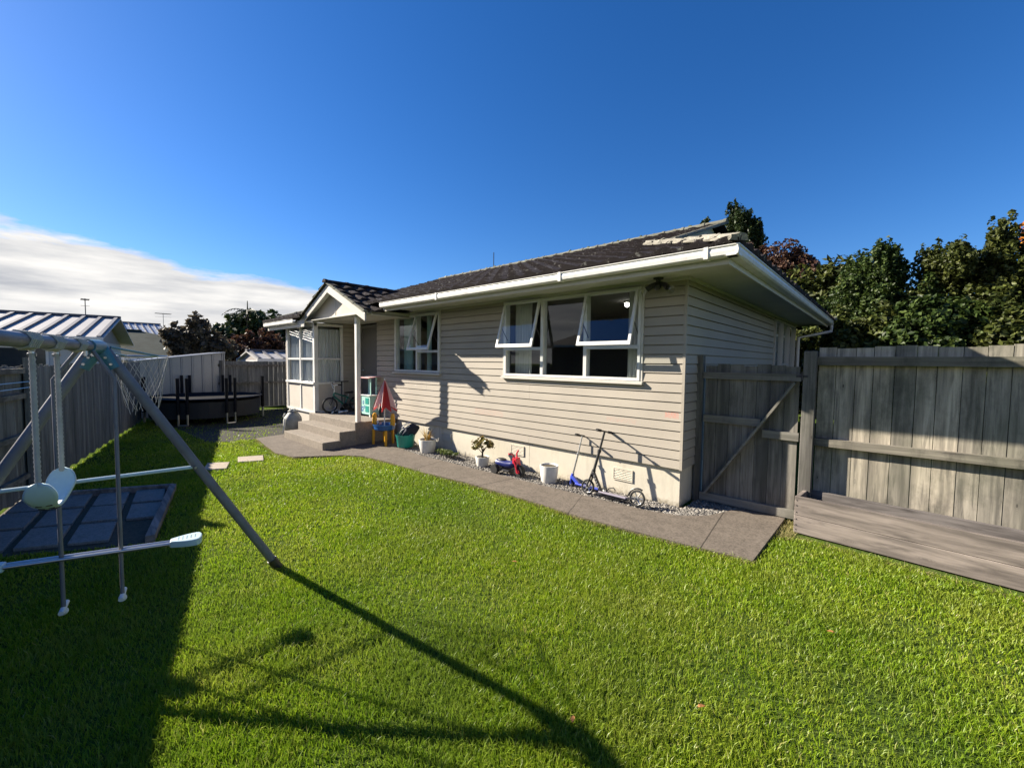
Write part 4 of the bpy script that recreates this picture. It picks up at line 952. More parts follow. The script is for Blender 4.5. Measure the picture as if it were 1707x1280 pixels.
# glider
Gc = T0+BD*.30; ub = PD
t = thing('glider', (Gc.x, Gc.y, .45), 'two seat glider with double beam and pale blue seats hanging near the A-frame', 'glider')
A_ = Gc+ub*.36; A_.z = .53; B_ = Gc-ub*.36; B_.z = .57
for off in (-.022, .022):
    mb = MB(); o = BD*off; mb.tube(A_+o, B_+o, .011, n=10); mb.build('beam', 'steel', t, True)
for sg, P_ in ((1, A_), (-1, B_)):
    mb = MB(); vs = []; n = 16; L0 = .17
    pr_ = []
    for i in range(n+1):
        q = i/n; w = .028+.045*math.sin(min(1, q*1.25)*math.pi/2)*(1 if q < .8 else math.sqrt(max(0, 1-((q-.8)/.2)**2))); pr_.append((q*L0, max(w, .004)))
    top = [P_+ub*sg*a+BD*w+Vector((0, 0, .02)) for a, w in pr_]+[P_+ub*sg*a-BD*w+Vector((0, 0, .02)) for a, w in pr_[::-1]]
    mb.prism(top, (0, 0, -.045)); seat = mb.build('seat', 'seat_blue', t, bevel=.008)
    mb = MB()
    for i in range(5):
        for j in range(3):
            p = P_+ub*sg*(.045+i*.022)+BD*((j-1)*.022); mb.lathe([(.004, .0205), (.004, .0213)], (p.x, p.y, P_.z), 6)
    mb.build('hole', 'dark_steel', seat)
for sg, uu in ((1, .12), (-1, -.14)):
    P_ = Gc+ub*uu; mb = MB(); tp = Gc+ub*(uu*.25)+Vector((0, 0, -.03)); tp.z = 1.79
    mb.path([tp, Vector((P_.x, P_.y, 1.62)), Vector((P_.x, P_.y, .26))], .0105, 10); mb.build('hanger', 'tube_grey', t, True)
    mb = MB(); mb.tube((P_.x-.0, P_.y, .26)-Vector((0, 0, 0))*0 if False else Vector((P_.x, P_.y, .265))-BD*.06, Vector((P_.x, P_.y, .245))+BD*.05, .014, n=10); mb.ball((P_.x, P_.y, .235), .022, 10, 6); mb.build('foot_peg', 'white_plastic', t, True)
# hoop
hc_ = Vector((-4.42, .47, 1.765)); t = thing('hoop', tuple(hc_), 'small basketball hoop with a white string net fixed to the swing frame end', 'basketball hoop')
R2 = .165
mb = MB(); mb.path([hc_+Vector((R2*math.cos(a), R2*math.sin(a), 0)) for a in np.linspace(0, 2*math.pi, 28, endpoint=False)], .0065, 8, True); mb.build('rim', 'steel', t, True)
MB().tube(T0+Vector((-.02, .03, -.03)), hc_+Vector((R2*.9, -.10, 0)), .007, n=8).build('bracket', 'joint_teal', t, True); MB().tube(T0+Vector((-.02, .06, 0)), hc_+Vector((R2*.7, .10, 0)), .007, n=8).build('bracket', 'joint_teal', t, True)
mb = MB()
for k in range(12):
    for sg in (1, -1):
        pts = []
        for j in range(9):
            q = j/8; a = 2*math.pi*(k+sg*q*2.2)/12; r2 = R2*(1-.42*q+.03*math.sin(k*3+j)); sag = .40*q*(1+.12*math.sin(k*1.7))
            pts.append(hc_+Vector((r2*math.cos(a), r2*math.sin(a), -.01-sag)))
        mb.path(pts, .0018, 4)
mb.build('net', 'rope', t)

# ============================================================ TOYS AND POTS
def place(p, heading, lean=0):
    """local frame: +x = heading (degrees), z up, leaning by 'lean' degrees about the wheel line"""
    return Matrix.Translation(p) @ Matrix.Rotation(math.radians(heading), 4, 'Z') @ Matrix.Rotation(math.radians(lean), 4, 'X')
def part(X, t, name, mat, fn, smooth=True, bevel=0):
    mb = MB(); mb.X = X; fn(mb); return mb.build(name, mat, t, smooth, bevel)
def torus(mb, c, R, r, axis='Y', n=28, m_=8):
    pts = []
    for k in range(n):
        a = 2*math.pi*k/n; x, z = R*math.cos(a), R*math.sin(a); pts.append(Vector(c)+Vector((x, 0, z)))
    mb.path(pts, r, m_, True)
def wheel(X, t, c, R, rt, rim_mat='steel', tyre='rubber', spokes=8, hub=.02, w=.02, name='wheel'):
    o = part(X, t, name, rim_mat, lambda mb: (torus(mb, c, R-rt*1.6, rt*.45), mb.tube(Vector(c)-Vector((0, w, 0)), Vector(c)+Vector((0, w, 0)), hub, n=12),
        [mb.tube(Vector(c), Vector(c)+Vector((math.cos(a), 0, math.sin(a)))*(R-rt*1.4), .0035 if spokes > 6 else .008, n=5) for a in np.linspace(0, 2*math.pi, spokes, endpoint=False)]))
    part(X, o, 'tyre', tyre, lambda mb: torus(mb, c, R-rt, rt)); return o
# black kick scooter
X = place((-2.87, 4.66, .03), 0, -12.5)
t = thing('kick_scooter', (-2.5, 4.66, .03), 'tall black kick scooter with large wheels leaning on the house wall', 'scooter', None)
wheel(X, t, (0, 0, .098), .098, .014, 'steel', spokes=6, w=.025); wheel(X, t, (.69, 0, .10), .10, .014, 'steel', spokes=6, w=.025)
part(X, t, 'fork', 'black_plastic', lambda mb: (mb.bar((0, -.032, .098), (.045, -.028, .27), .012, .03, (0, 1, 0)), mb.bar((0, .032, .098), (.045, .028, .27), .012, .03, (0, 1, 0)), mb.tube((.035, 0, .235), (.06, 0, .33), .026, n=12)))
part(X, t, 'stem', 'black_plastic', lambda mb: (mb.tube((.055, 0, .30), (.10, 0, .58), .0185, n=12), mb.tube((.10, 0, .58), (.138, 0, .845), .0145, n=12), mb.path([(.097, 0, .56), (.101, 0, .60)], .025, 12)))
part(X, t, 'handlebar', 'black_plastic', lambda mb: mb.tube((.138, -.20, .845), (.138, .20, .845), .011, n=10))
for s_ in (-1, 1): part(X, t, 'grip', 'rubber', lambda mb: mb.tube((.138, s_*.205, .845), (.138, s_*.10, .845), .018, n=12))
dt = part(X, t, 'down_tube', 'black_plastic', lambda mb: (mb.bar((.05, 0, .30), (.20, 0, .075), .035, .05, (0, 1, 0)),), False, .006)
def marks(mb):
    for k in range(5):
        q = .22+k*.14; p = Vector((.05, -.027, .30)).lerp(Vector((.20, -.027, .075)), q); d = Vector((.555, 0, -.832)); e = Vector((.832, 0, .555))
        for u in (-1, 1): mb.bar(p-d*.010-e*.012*u, p+d*.010+e*.012*(u if k % 2 else .2), .0015, .005, (0, 1, 0))
part(X, dt, 'lettering_mark', 'white_plastic', marks, False)
part(X, t, 'deck', 'purple_plastic', lambda mb: (mb.box(.19, .57, -.055, .055, .060, .082),), False, .008)
part(X, t, 'deck_frame', 'dark_steel', lambda mb: (mb.bar((.16, 0, .05), (.58, 0, .05), .05, .022), mb.bar((.56, -.035, .06), (.69, -.035, .10), .008, .02, (0, 1, 0)), mb.bar((.56, .035, .06), (.69, .035, .10), .008, .02, (0, 1, 0))), False)
part(X, t, 'rear_mudguard', 'black_plastic', lambda mb: [mb.path([(.69+.115*math.cos(a), 0, .10+.115*math.sin(a)) for a in np.linspace(math.pi*.98, math.pi*.35, 8)], .012, 6)])
part(X, t, 'kickstand', 'dark_steel', lambda mb: (mb.path([(.24, .05, .07), (.27, .07, .13), (.33, .07, .15), (.36, .07, .12)], .007, 6)))
# blue kick scooter
X = place((-3.24, 4.83, .01), 0, -12)
t = thing('kick_scooter', (-3.1, 4.83, .01), 'small blue folding kick scooter leaning on the wall behind the black one', 'scooter')
wheel(X, t, (0, 0, .05), .05, .012, 'white_plastic', spokes=3, hub=.015); wheel(X, t, (.52, 0, .05), .05, .012, 'white_plastic', spokes=3, hub=.015)
part(X, t, 'neck', 'scooter_blue', lambda mb: (mb.path([(0, 0, .05), (-.005, 0, .14), (.01, 0, .19)], [.02, .022, .02], 10), mb.bar((.0, 0, .15), (.12, 0, .065), .04, .05, (0, 1, 0)), mb.bar((.005, -.02, .04), (.0, -.02, .12), .008, .03, (0, 1, 0)), mb.bar((.005, .02, .04), (.0, .02, .12), .008, .03, (0, 1, 0))))
part(X, t, 'stem', 'steel', lambda mb: (mb.tube((.01, 0, .19), (.05, 0, .47), .014, n=10), mb.tube((.05, 0, .47), (.078, 0, .735), .010, n=10), mb.path([(.046, 0, .45), (.052, 0, .49)], .02, 10), mb.tube((.05, -.03, .47), (.05, .03, .47), .006)))
part(X, t, 'handlebar', 'dark_steel', lambda mb: mb.tube((.078, -.17, .735), (.078, .17, .735), .009, n=10))
for s_ in (-1, 1): part(X, t, 'grip', 'rubber', lambda mb: mb.tube((.078, s_*.175, .735), (.078, s_*.09, .735), .016, n=12))
part(X, t, 'deck', 'scooter_blue', lambda mb: mb.box(.09, .46, -.05, .05, .05, .075), False, .008)
# toy motorbike
X = place((-4.47, 4.66, .03), 2, 4) @ Matrix.Scale(.97, 4)
t = thing('toy_trike', (-4.22, 4.66, .03), 'blue plastic ride-on toy bike with red fork and chunky black wheels', 'ride-on toy')
def fat(c, R, w, nm='wheel'):
    o = part(X, t, nm, 'rubber', lambda mb: mb.lathe([(R*.55, -w), (R*.9, -w), (R, -w*.6), (R, w*.6), (R*.9, w), (R*.55, w)], c, 22, 'Y'))
    part(X, o, 'hub', 'white_plastic', lambda mb: mb.lathe([(0, -w*.9), (R*.42, -w*.9), (R*.5, -w*.4), (R*.5, w*.4), (R*.42, w*.9), (0, w*.9)], c, 16, 'Y')); return o
fat((0, -.10, .078), .078, .035); fat((0, .10, .078), .078, .035); fat((.43, 0, .088), .088, .04)
def body(mb):
    st_ = [(-.06, .15, .03, .02), (-.02, .17, .07, .05), (.08, .165, .085, .06), (.18, .15, .07, .065), (.27, .16, .065, .06), (.34, .19, .045, .04), (.37, .21, .02, .02)]
    vs = []; n = 12
    for x, z, w, h in st_:
        for j in range(n): a = 2*math.pi*j/n; vs.append((x, w*math.cos(a), z+h*math.sin(a)))
    mb.add(vs, [(i*n+j, i*n+(j+1) % n, (i+1)*n+(j+1) % n, (i+1)*n+j) for i in range(len(st_)-1) for j in range(n)]+[tuple(range(n)), tuple(range((len(st_)-1)*n, len(st_)*n))])
part(X, t, 'body', 'navy_plastic', body)
part(X, t, 'seat', 'black_plastic', lambda mb: mb.ball((.07, 0, .215), .07, sx=1.3, sy=.8, sz=.35))
part(X, t, 'footrest', 'dark_steel', lambda mb: mb.box(.05, .28, -.09, .09, .065, .085), False, .01)
part(X, t, 'axle', 'dark_steel', lambda mb: mb.tube((0, -.12, .078), (0, .12, .078), .012))
part(X, t, 'fork', 'red_plastic', lambda mb: (mb.bar((.43, -.05, .085), (.36, -.04, .26), .02, .045, (0, 1, 0)), mb.bar((.43, .05, .085), (.36, .04, .26), .02, .045, (0, 1, 0)), mb.box(.325, .41, -.05, .05, .20, .29), mb.lathe([(.032, -.062), (.032, .062)], (.43, 0, .088), 14, 'Y')), False, .006)
part(X, t, 'handlebar', 'red_plastic', lambda mb: (mb.path([(.36, -.03, .28), (.345, -.05, .35), (.32, -.12, .37)], .013, 8), mb.path([(.36, .03, .28), (.345, .05, .35), (.32, .12, .37)], .013, 8)))
# pots
def pot(name, x, y, r, h, label, mat, taper=.78, soil=.85):
    t = thing(name, (x, y, 0), label, 'plant pot'); z = .01
    mb = MB(); mb.lathe([(0, z), (r*taper*.92, z), (r*taper, z+.01), (r*.95, z+h*.55), (r, z+h-.015), (r, z+h), (r-.012, z+h), (r-.02, z+h*.93), (r-.03, z+h*.90), (0, z+h*.90)], (x, y, 0), 32); mb.build('pot', mat, t, True)
    mb = MB(); mb.lathe([(0, z+h*.905+.006), (r-.022, z+h*.905+.004)], (x, y, 0), 20); mb.build('soil', 'bedding_soil', t); return t, z+h
p1, zt = pot('plant_pot', -6.46, 4.75, .165, .255, 'white pot holding a spiky orange plant, nearest the green tub', 'pot_white')
mb = MB()
for k in range(34):
    a = random.uniform(0, 6.28); l = random.uniform(.18, .33); out = random.uniform(.1, .75); pts = []
    c = Vector((-6.46, 4.75, zt-.06)); d = Vector((math.cos(a), math.sin(a), 0)); w = Vector((-d.y, d.x, 0))
    prev = None
    for j in range(5):
        q = j/4; p = c+d*(.03+l*out*q*q+.01)+Vector((0, 0, l*q*(1-.25*out*q))); ww = w*.011*(1-q**2+.03); pts.append((p-ww, p+ww))
    vs = [v for pr_ in pts for v in pr_]; mb.add(vs, [(2*j, 2*j+1, 2*j+3, 2*j+2) for j in range(4)])
mb.build('leaf_rosette', 'leaf_flax', p1)
p2, zt = pot('plant_pot', -4.96, 4.76, .115, .165, 'small off-white pot with a bushy bronze-green jade plant', 'pot_white', .8)
br = []
for k in range(9): a = k*.7; br.append((-4.96+.17*math.cos(a), 4.76+.13*math.sin(a), zt+.20+.06*math.sin(k*2)))
branches(p2, (-4.96, 4.76, zt-.03), (-4.95, 4.76, zt+.13), .016, br, 'stem')
leaves('foliage', [(-4.96+dx, 4.76+dy, zt+.17+dz, .065, .065, .05, 1) for dx, dy, dz in ((0, 0, .12), (.16, .03, .02), (-.17, 0, .04), (.05, .11, .06), (.04, -.12, .04), (-.09, .05, .10), (.11, -.05, .10), (-.10, -.07, -.02), (.20, .0, .07))], 400, .040, 'leaf_jade', p2, 1.3, .95)
p3, zt = pot('plant_pot', -3.60, 4.80, .135, .255, 'empty round white pot with only soil, between trike and scooters', 'pot_white', .82)
# weeds in the gravel
for k, (x, y, n_) in enumerate(((-5.98, 4.72, 220), (-5.75, 4.68, 160), (-4.6, 4.85, 90))):
    t = thing('weed', (x, y, 0), ['low green weed clump in the gravel beside the white pot of orange leaves', 'smaller green weed clump in the gravel towards the jade plant', 'dark weed growing in gravel behind the ride-on toy'][k], 'weed')
    leaves('foliage', [(x, y, .05, .14, .10, .06, 1), (x+.1, y+.02, .04, .1, .08, .04, .6)], n_, .035, 'leaf_weed', t, 1.8, .9)
# tub with bag
t = thing('tub', (-7.1, 4.68, .03), 'round teal flexible tub on the path by the wall', 'tub'); c = (-7.1, 4.68, .0)
mb = MB(); mb.lathe([(0, .04), (.145, .04), (.155, .05), (.195, .27), (.205, .285), (.195, .285), (.185, .27), (.148, .06), (0, .055)], c, 28); mb.build('bucket', 'teal_plastic', t, True)
for sg in (-1, 1):
    mb = MB(); mb.path([(c[0]+sg*.19*1, c[1]-.05, .275), (c[0]+sg*.215, c[1]-.03, .31), (c[0]+sg*.215, c[1]+.03, .31), (c[0]+sg*.19, c[1]+.05, .275)], .009, 8); mb.build('handle', 'teal_plastic', t, True)
t = thing('bag', (-7.05, 4.72, .1), 'navy fabric bag with white stripes stuffed in the teal tub', 'bag')
def lump(mb, c, r, sx, sy, sz, seed, amp=.16):
    vs = []; n, m_ = 22, 14; r_g = random.Random(seed); ph = [r_g.uniform(0, 6) for _ in range(6)]
    for i in range(m_+1):
        p = math.pi*i/m_
        for j in range(n):
            a = 2*math.pi*j/n; k = 1+amp*(math.sin(3*a+ph[0]+2*p)+.6*math.sin(5*a+ph[1]-3*p)+.5*math.sin(7*p+ph[2]))/2
            vs.append((c[0]+r*k*sx*math.sin(p)*math.cos(a), c[1]+r*k*sy*math.sin(p)*math.sin(a), c[2]+r*k*sz*math.cos(p)))
    mb.add(vs, [(i*n+j, (i+1)*n+j, (i+1)*n+(j+1) % n, i*n+(j+1) % n) for i in range(m_) for j in range(n)])
Xb = Matrix.Translation((-7.03, 4.74, .34)) @ Matrix.Rotation(math.radians(-38), 4, 'Y')
mb = MB(); mb.X = Xb; lump(mb, (0, 0, 0), .17, 1.45, .85, .62, 3); mb.build('body', 'navy_fabric', t, True)
for k, off in enumerate((-.05, .03, .075)):
    mb = MB(); mb.X = Xb; mb.path([(-.22+.44*q, -.155*math.cos((q-.5)*1.9)+off*.5, .055+off*.75+.03*math.sin(q*math.pi)) for q in np.linspace(0, 1, 12)], .0075, 6); mb.build('stripe', 'white_plastic', t, True)
# water table
cx_, cy_ = -7.62, 4.52
t = thing('water_table', (cx_, cy_, .03), 'blue and yellow toy water table beside the steps', 'water table')
mb = MB(); mb.lathe([(.0, .335), (.20, .335), (.235, .36), (.25, .44), (.265, .445), (.265, .455), (.24, .455), (.225, .37), (0, .35)], (cx_, cy_, 0), 30, sq=.85); mb.build('basin', 'blue_plastic', t, True)
for k, (dx, dy, h0) in enumerate(((-.19, -.14, .62), (.19, -.08, .0), (.02, .19, .66), (-.2, .12, 0))):
    mb = MB(); mb.tube((cx_+dx, cy_+dy, .03), (cx_+dx*.95, cy_+dy*.95, .345), .026, .032, 12); mb.build('leg', 'yellow_plastic', t, True)
for dx, dy, zt_ in ((-.20, -.10, .68), (.22, .06, .69)):
    mb = MB(); mb.lathe([(.045, .44), (.052, .47), (.045, .50), (.05, .54), (.042, .57), (.048, .61), (.03, zt_-.01), (0, zt_)], (cx_+dx, cy_+dy, 0), 14); mb.build('tower', 'yellow_plastic', t, True)
mb = MB(); mb.ball((cx_+.02, cy_-.1, .48), .025, 10, 7); mb.build('toy_cup', 'pink_paint', t, True)
mb = MB(); mb.ball((cx_-.12, cy_-.08, .50), .022, 10, 7); mb.tube((cx_-.12, cy_-.08, .45), (cx_-.12, cy_-.08, .5), .01); mb.build('toy_figure', 'white_plastic', t, True)
# parasol
px_, py_ = -7.58, 4.50
t = thing('parasol', (px_, py_, .35), 'small half folded red and white parasol standing in the water table', 'parasol')
mb = MB(); mb.tube((px_, py_, .36), (px_+.02, py_, 1.30), .012, n=10); mb.build('pole', 'white_plastic', t, True)
for s_ in range(8):
    mb = MB(); a0, a1 = 2*math.pi*s_/8, 2*math.pi*(s_+1)/8; n = 8; vs = []; R3 = .245
    for i in range(n+1):
        q = i/n; z = 1.36-.60*q
        for j, aa in enumerate((a0, (a0+a1)/2-.25, (a0+a1)/2, (a0+a1)/2+.25, a1)):
            fold = (1, .74, .50, .70, 1)[j]; rr = R3*(q**.85)*(fold if q > .05 else 1)+.008
            zz = z+(.09 if j == 2 else (.04 if j in (1, 3) else 0))*q*q-.05*math.sin(s_*1.9)*q*q; vs.append((px_+.02+rr*math.cos(aa), py_+rr*math.sin(aa), zz))
    mb.add(vs, [(i*5+j, i*5+j+1, (i+1)*5+j+1, (i+1)*5+j) for i in range(n) for j in range(4)])
    mb.build('canopy_panel', 'red_canvas' if s_ % 2 else 'white_canvas', t, True)
mb = MB(); mb.ball((px_+.02, py_, 1.375), .016, 10, 7, sz=1.6); mb.build('finial', 'white_plastic', t, True)
# play kitchen on the landing
kx0, kx1, ky0, ky1, kz = -9.0, -8.55, 4.72, 4.95, .50
t = thing('play_kitchen', (-8.8, 4.82, .485), 'mint green toy kitchen cart with pink roof on the landing', 'toy kitchen')
mb = MB(); mb.box(kx0, kx1, ky0, ky1, kz+.035, kz+.455); mb.build('cabinet', 'mint_paint', t, bevel=.004)
mb = MB(); mb.box(kx0-.025, kx1+.02, ky0-.02, ky1+.01, kz+.457, kz+.475); mb.build('counter', 'white_plastic', t, bevel=.003)
for x in (kx0+.01, kx1-.11):
    mb = MB(); mb.box(x, x+(.10 if x < -8.9 else .03), ky1-.03, ky1-.01, kz+.476, kz+.87); mb.build('upright', 'mint_paint', t)
for x in (kx1-.11,):
    mb = MB(); mb.box(kx1-.03, kx1-.002, ky0+.02, ky0+.04, kz+.476, kz+.85); mb.build('upright', 'mint_paint', t)
mb = MB(); mb.prism([(kx0-.05, ky0-.05, kz+.855), (kx0-.05, ky1+.02, kz+.89), (kx0-.05, ky1+.02, kz+.905), (kx0-.05, ky0-.05, kz+.87)], (kx1-kx0+.10, 0, 0)); rf = mb.build('canopy', 'pink_paint', t)
for k in range(3):
    mb = MB(); x = kx0+.04+k*.155; mb.prism([(x, ky0-.0505, kz+.8712), (x+.07, ky0-.0505, kz+.8712), (x+.07, ky1+.02, kz+.9062), (x, ky1+.02, kz+.9062)], (0, 0, .0015)); mb.build('stripe', 'white_plastic', rf)
for z in (kz+.09, kz+.27):
    mb = MB(); mb.box(kx0+.25, kx0+.40, ky0-.006, ky0-.0005, z, z+.14); mb.build('oven_window', 'teal_plastic', t, bevel=.002)
mb = MB()
for cxx, cz, sc_ in ((kx0+.12, kz+.15, 1), (kx0+.16, kz+.30, .7), (kx0+.2, kz+.2, .6)):
    for k in range(7): a = k*.9; mb.lathe([(.014*sc_, 0), (.014*sc_, .002)], (cxx+.035*sc_*math.cos(a), ky0-.003-k*.0002, cz+.045*sc_*math.sin(a)), 8, 'Y')
mb.build('flower_print', 'scooter_blue', t)
for y in (ky0-.02, ky1+.005):
    mb = MB(); mb.lathe([(0, 0), (.062, 0), (.065, .004), (.065, .014), (.05, .018), (0, .018)], (kx0-.0, y, kz+.05), 20, 'Y'); mb.build('wheel', 'white_plastic', t, True)
mb = MB(); mb.box(kx1-.04, kx1, ky0, ky0+.03, kz-.013, kz+.034); mb.box(kx1-.04, kx1, ky1-.03, ky1, kz-.013, kz+.034); mb.build('foot', 'white_plastic', t)

# bicycle on the landing, beside the sunroom wall
X = place((-9.86, 4.40, .487), 88, 3); R = .19
t = thing('bicycle', (-9.86, 4.75, .487), "small dark green child's bicycle with white handlebar stem on the landing", 'bicycle')
wheel(X, t, (0, 0, R), R, .024, 'steel', spokes=14, w=.035); wheel(X, t, (.66, 0, R), R, .024, 'steel', spokes=14, w=.035)
def fr(mb):
    hd, hb, bb, stp, ax = (.10, 0, .48), (.085, 0, .41), (.36, 0, .17), (.44, 0, .38), (.66, 0, R)
    mb.tube(hd, (.43, 0, .36), .017); mb.tube(hb, bb, .020); mb.tube(bb, stp, .016); mb.tube(hd, hb, .02)
    for y in (-.04, .04): mb.tube((bb[0], y*.4, bb[2]), (.66, y, R), .009); mb.tube((stp[0], y*.3, stp[2]-.03), (.66, y, R), .008)
part(X, t, 'frame', 'green_frame', fr)
part(X, t, 'fork', 'black_plastic', lambda mb: [mb.path([(.09, 0, .41), (.07, y, .36), (0, y, R)], .011, 8) for y in (-.04, .04)])
part(X, t, 'handlebar', 'white_plastic', lambda mb: (mb.tube((.10, 0, .48), (.115, 0, .58), .013), mb.path([(.115, 0, .58), (.09, -.04, .60), (.08, -.10, .68), (.14, -.20, .69)], .011, 8), mb.path([(.115, 0, .58), (.09, .04, .60), (.08, .10, .68), (.14, .20, .69)], .011, 8), mb.tube((.082, -.09, .66), (.082, .09, .66), .008)))
for s_ in (-1, 1): part(X, t, 'grip', 'rubber', lambda mb: mb.tube((.125, s_*.17, .69), (.16, s_*.25, .69), .016))
part(X, t, 'saddle', 'black_plastic', lambda mb: (mb.ball((.46, 0, .475), .06, sx=1.9, sy=1.0, sz=.42), mb.ball((.54, 0, .485), .06, sx=.8, sy=1.2, sz=.5)))
part(X, t, 'seat_post', 'steel', lambda mb: mb.tube((.44, 0, .36), (.455, 0, .46), .011))
part(X, t, 'chain_guard', 'black_plastic', lambda mb: (mb.bar((.34, -.045, .18), (.66, -.045, .20), .012, .07, (0, 1, 0)), mb.lathe([(.0, -.008), (.06, -.008), (.06, .008), (0, .008)], (.36, -.045, .17), 16, 'Y')))
part(X, t, 'pedal', 'black_plastic', lambda mb: (mb.bar((.36, -.06, .17), (.42, -.065, .10), .012, .016), mb.box(.385, .455, -.13, -.07, .085, .105), mb.bar((.36, .06, .17), (.30, .065, .24), .012, .016), mb.box(.265, .335, .07, .13, .235, .255)))
for s_ in (-1, 1):
    w_ = part(X, t, 'training_wheel', 'white_plastic', lambda mb: (mb.lathe([(0, -.012), (.045, -.012), (.055, 0), (.045, .012), (0, .012)], (.66, s_*.16, .055), 14, 'Y'), mb.path([(.66, s_*.05, R), (.66, s_*.13, .13), (.66, s_*.14, .055)], .007, 6)))
# black scooter behind the bicycle
X = place((-10.02, 4.78, .487), 90, 0)
t = thing('push_scooter', (-10.0, 4.9, .487), 'black T-bar push scooter standing behind the green bicycle', 'scooter')
part(X, t, 'handlebar', 'black_plastic', lambda mb: (mb.tube((-.17, 0, .74), (.17, 0, .74), .013),))
part(X, t, 'stem', 'black_plastic', lambda mb: (mb.tube((0, 0, .10), (0, 0, .74), .016), mb.bar((0, 0, .40), (.10, 0, .40), .02, .015)))
part(X, t, 'deck', 'black_plastic', lambda mb: mb.box(-.03, .36, -.05, .03, .055, .075), False, .006)
for x in (0, .36): part(X, t, 'wheel', 'rubber', lambda mb: mb.lathe([(0, -.012), (.046, -.012), (.05, 0), (.046, .012), (0, .012)], (x, 0, .05), 16, 'Y'))
for k in range(5):
    mb = MB(); x, y = -9.72+random.uniform(-.05, .1), 4.42+k*.075; mb.X = Matrix.Translation((x, y, .487)) @ Matrix.Rotation(random.uniform(0, 3), 4, 'Z')
    mb.path([(-.05, 0, .02), (-.02, 0, .028), (.03, 0, .035), (.06, 0, .03)], [.018, .024, .022, .012], 10)
    mb.ball((.03, 0, .045), .016, 8, 6); tag(mb.build('small_toy', ['white_plastic', 'black_plastic', 'white_plastic', 'steel', 'white_plastic'][k], None, True), ['small white toy lying nearest the bicycle front wheel', 'small black toy under the bicycle frame', 'small white toy under the middle of the bicycle', 'small grey metal toy under the bicycle pedals', 'small white toy nearest the bicycle rear wheel'][k], 'toy', 'small toys under the bicycle')
# sack beside the steps
sx_, sy_ = -10.45, 3.78
t = thing('sack', (sx_, sy_, 0), 'bulging grey sack tied with pale straps at the left of the steps', 'sack')
mb = MB(); lump(mb, (sx_, sy_, .27), .22, 1.0, .9, 1.18, 11, .1); lump(mb, (sx_, sy_, .53), .09, 1.2, 1, .6, 5, .2); mb.build('body', 'sack', t, True)
MB().path([(sx_-.14, sy_-.12, .47), (sx_-.22, sy_-.13, .40), (sx_-.22, sy_-.1, .30)], .016, 6).build('strap', 'white_plastic', t, True); mb = MB(); mb.path([(sx_+.08, sy_-.20, .38), (sx_+.10, sy_-.23, .2), (sx_+.06, sy_-.24, .04)], .012, 6); mb.build('strap', 'white_plastic', t, True)
# ============================================================ NEIGHBOURS
def gable_house(label, c, along, Lh, halfw, eave, ridge, wall_mat, roof_mat, ribs=True, hip=False, over=.4, wins=(), name='neighbour_house'):
    """ridge from c (2-D) along unit vector 'along' for Lh metres"""
    a = Vector((*along, 0)).normalized(); n = Vector((-a.y, a.x, 0)); c = Vector((*c, 0))
    t = thing(name, tuple(c+a*Lh/2), label, 'house'); Z = Vector((0, 0, 1))
    w = halfw-over; s0, s1 = over, Lh-over
    def P(s, v, z): return c+a*s+n*v+Z*z
    mb = MB(); mb.prism([P(s0, -w, 0), P(s1, -w, 0), P(s1, w, 0), P(s0, w, 0)], Z*(eave-.0))
    if not hip:
        pass
    mb.build('wall', wall_mat, t)
    if not hip:
        for s in (s0, s1-.1): mb = MB(); mb.prism([P(s, -w, eave), P(s, w, eave), P(s, 0, eave+(ridge-eave)*w/halfw)], a*.1); mb.build('gable', 'gable_paint', t)
    hp = halfw*.9 if hip else 0
    mb = MB(); th = .05
    for sg in (-1, 1):
        q = [P(0, sg*halfw, eave), P(Lh, sg*halfw, eave), P(Lh-hp, 0, ridge), P(hp, 0, ridge)]; mb.prism(q, Z*th)
    if hip:
        mb.prism([P(0, -halfw, eave), P(0, halfw, eave), P(hp, 0, ridge)], Z*th*.9); mb.prism([P(Lh, -halfw, eave), P(Lh, halfw, eave), P(Lh-hp, 0, ridge)], Z*th*.9)
    rf = mb.build('roof', roof_mat, t)
    if ribs and not hip:
        mb = MB(); s = .1
        while s < Lh:
            for sg in (-1, 1): mb.bar(P(s, sg*halfw, eave+th+.02), P(s, sg*.05, ridge+th+.02), .09, .06)
            s += .42
        mb.build('rib', 'dark_metal_roof', rf)
    mb = MB(); mb.bar(P(hp, 0, ridge+th+.03), P(Lh-hp, 0, ridge+th+.03), .25, .08); mb.build('ridge_cap', roof_mat if not ribs else 'dark_metal_roof', rf)
    for sg in (-1, 1): MB().bar(P(0, sg*(halfw+.04), eave), P(Lh, sg*(halfw+.04), eave), .1, .12).build('gutter', 'white_paint', t)
    for (s, sg, z0, ww, hh) in wins:
        mb = MB(); o = n*(sg*(w+.02)); p0 = c+a*s+o; mb.bar(p0+Z*(z0+hh/2), p0+a*ww+Z*(z0+hh/2), .06, hh+.1); f = mb.build('window', 'white_paint', t)
        mb = MB(); o = n*(sg*(w+.055)); p0 = c+a*s+o; mb.quad(p0+a*.06+Z*z0, p0+a*(ww-.06)+Z*z0, p0+a*(ww-.06)+Z*(z0+hh), p0+a*.06+Z*(z0+hh)); mb.build('pane', 'dark_glass', f)
    return t
paint('dark_metal_roof', (.10, .10, .115), .6, .1, 1, 0); paint('dark_glass', (.03, .04, .05), .08, .1, 1)
al = (-.18, -.98)
gable_house('white house with grey ribbed metal roof just beyond the left fence', (-21.5, 1.75), al, 14, 4.0, 2.30, 3.18, 'house_white', 'metal_roof', wins=((1.2, 1, 1.1, 1.2, .9),))
gable_house('low house with dull green tiled roof beyond the grey roofed one', (-34.5, 8.6), (.1, -1), 16, 5.5, 1.7, 3.35, 'house_white', 'green_roof', False, True)
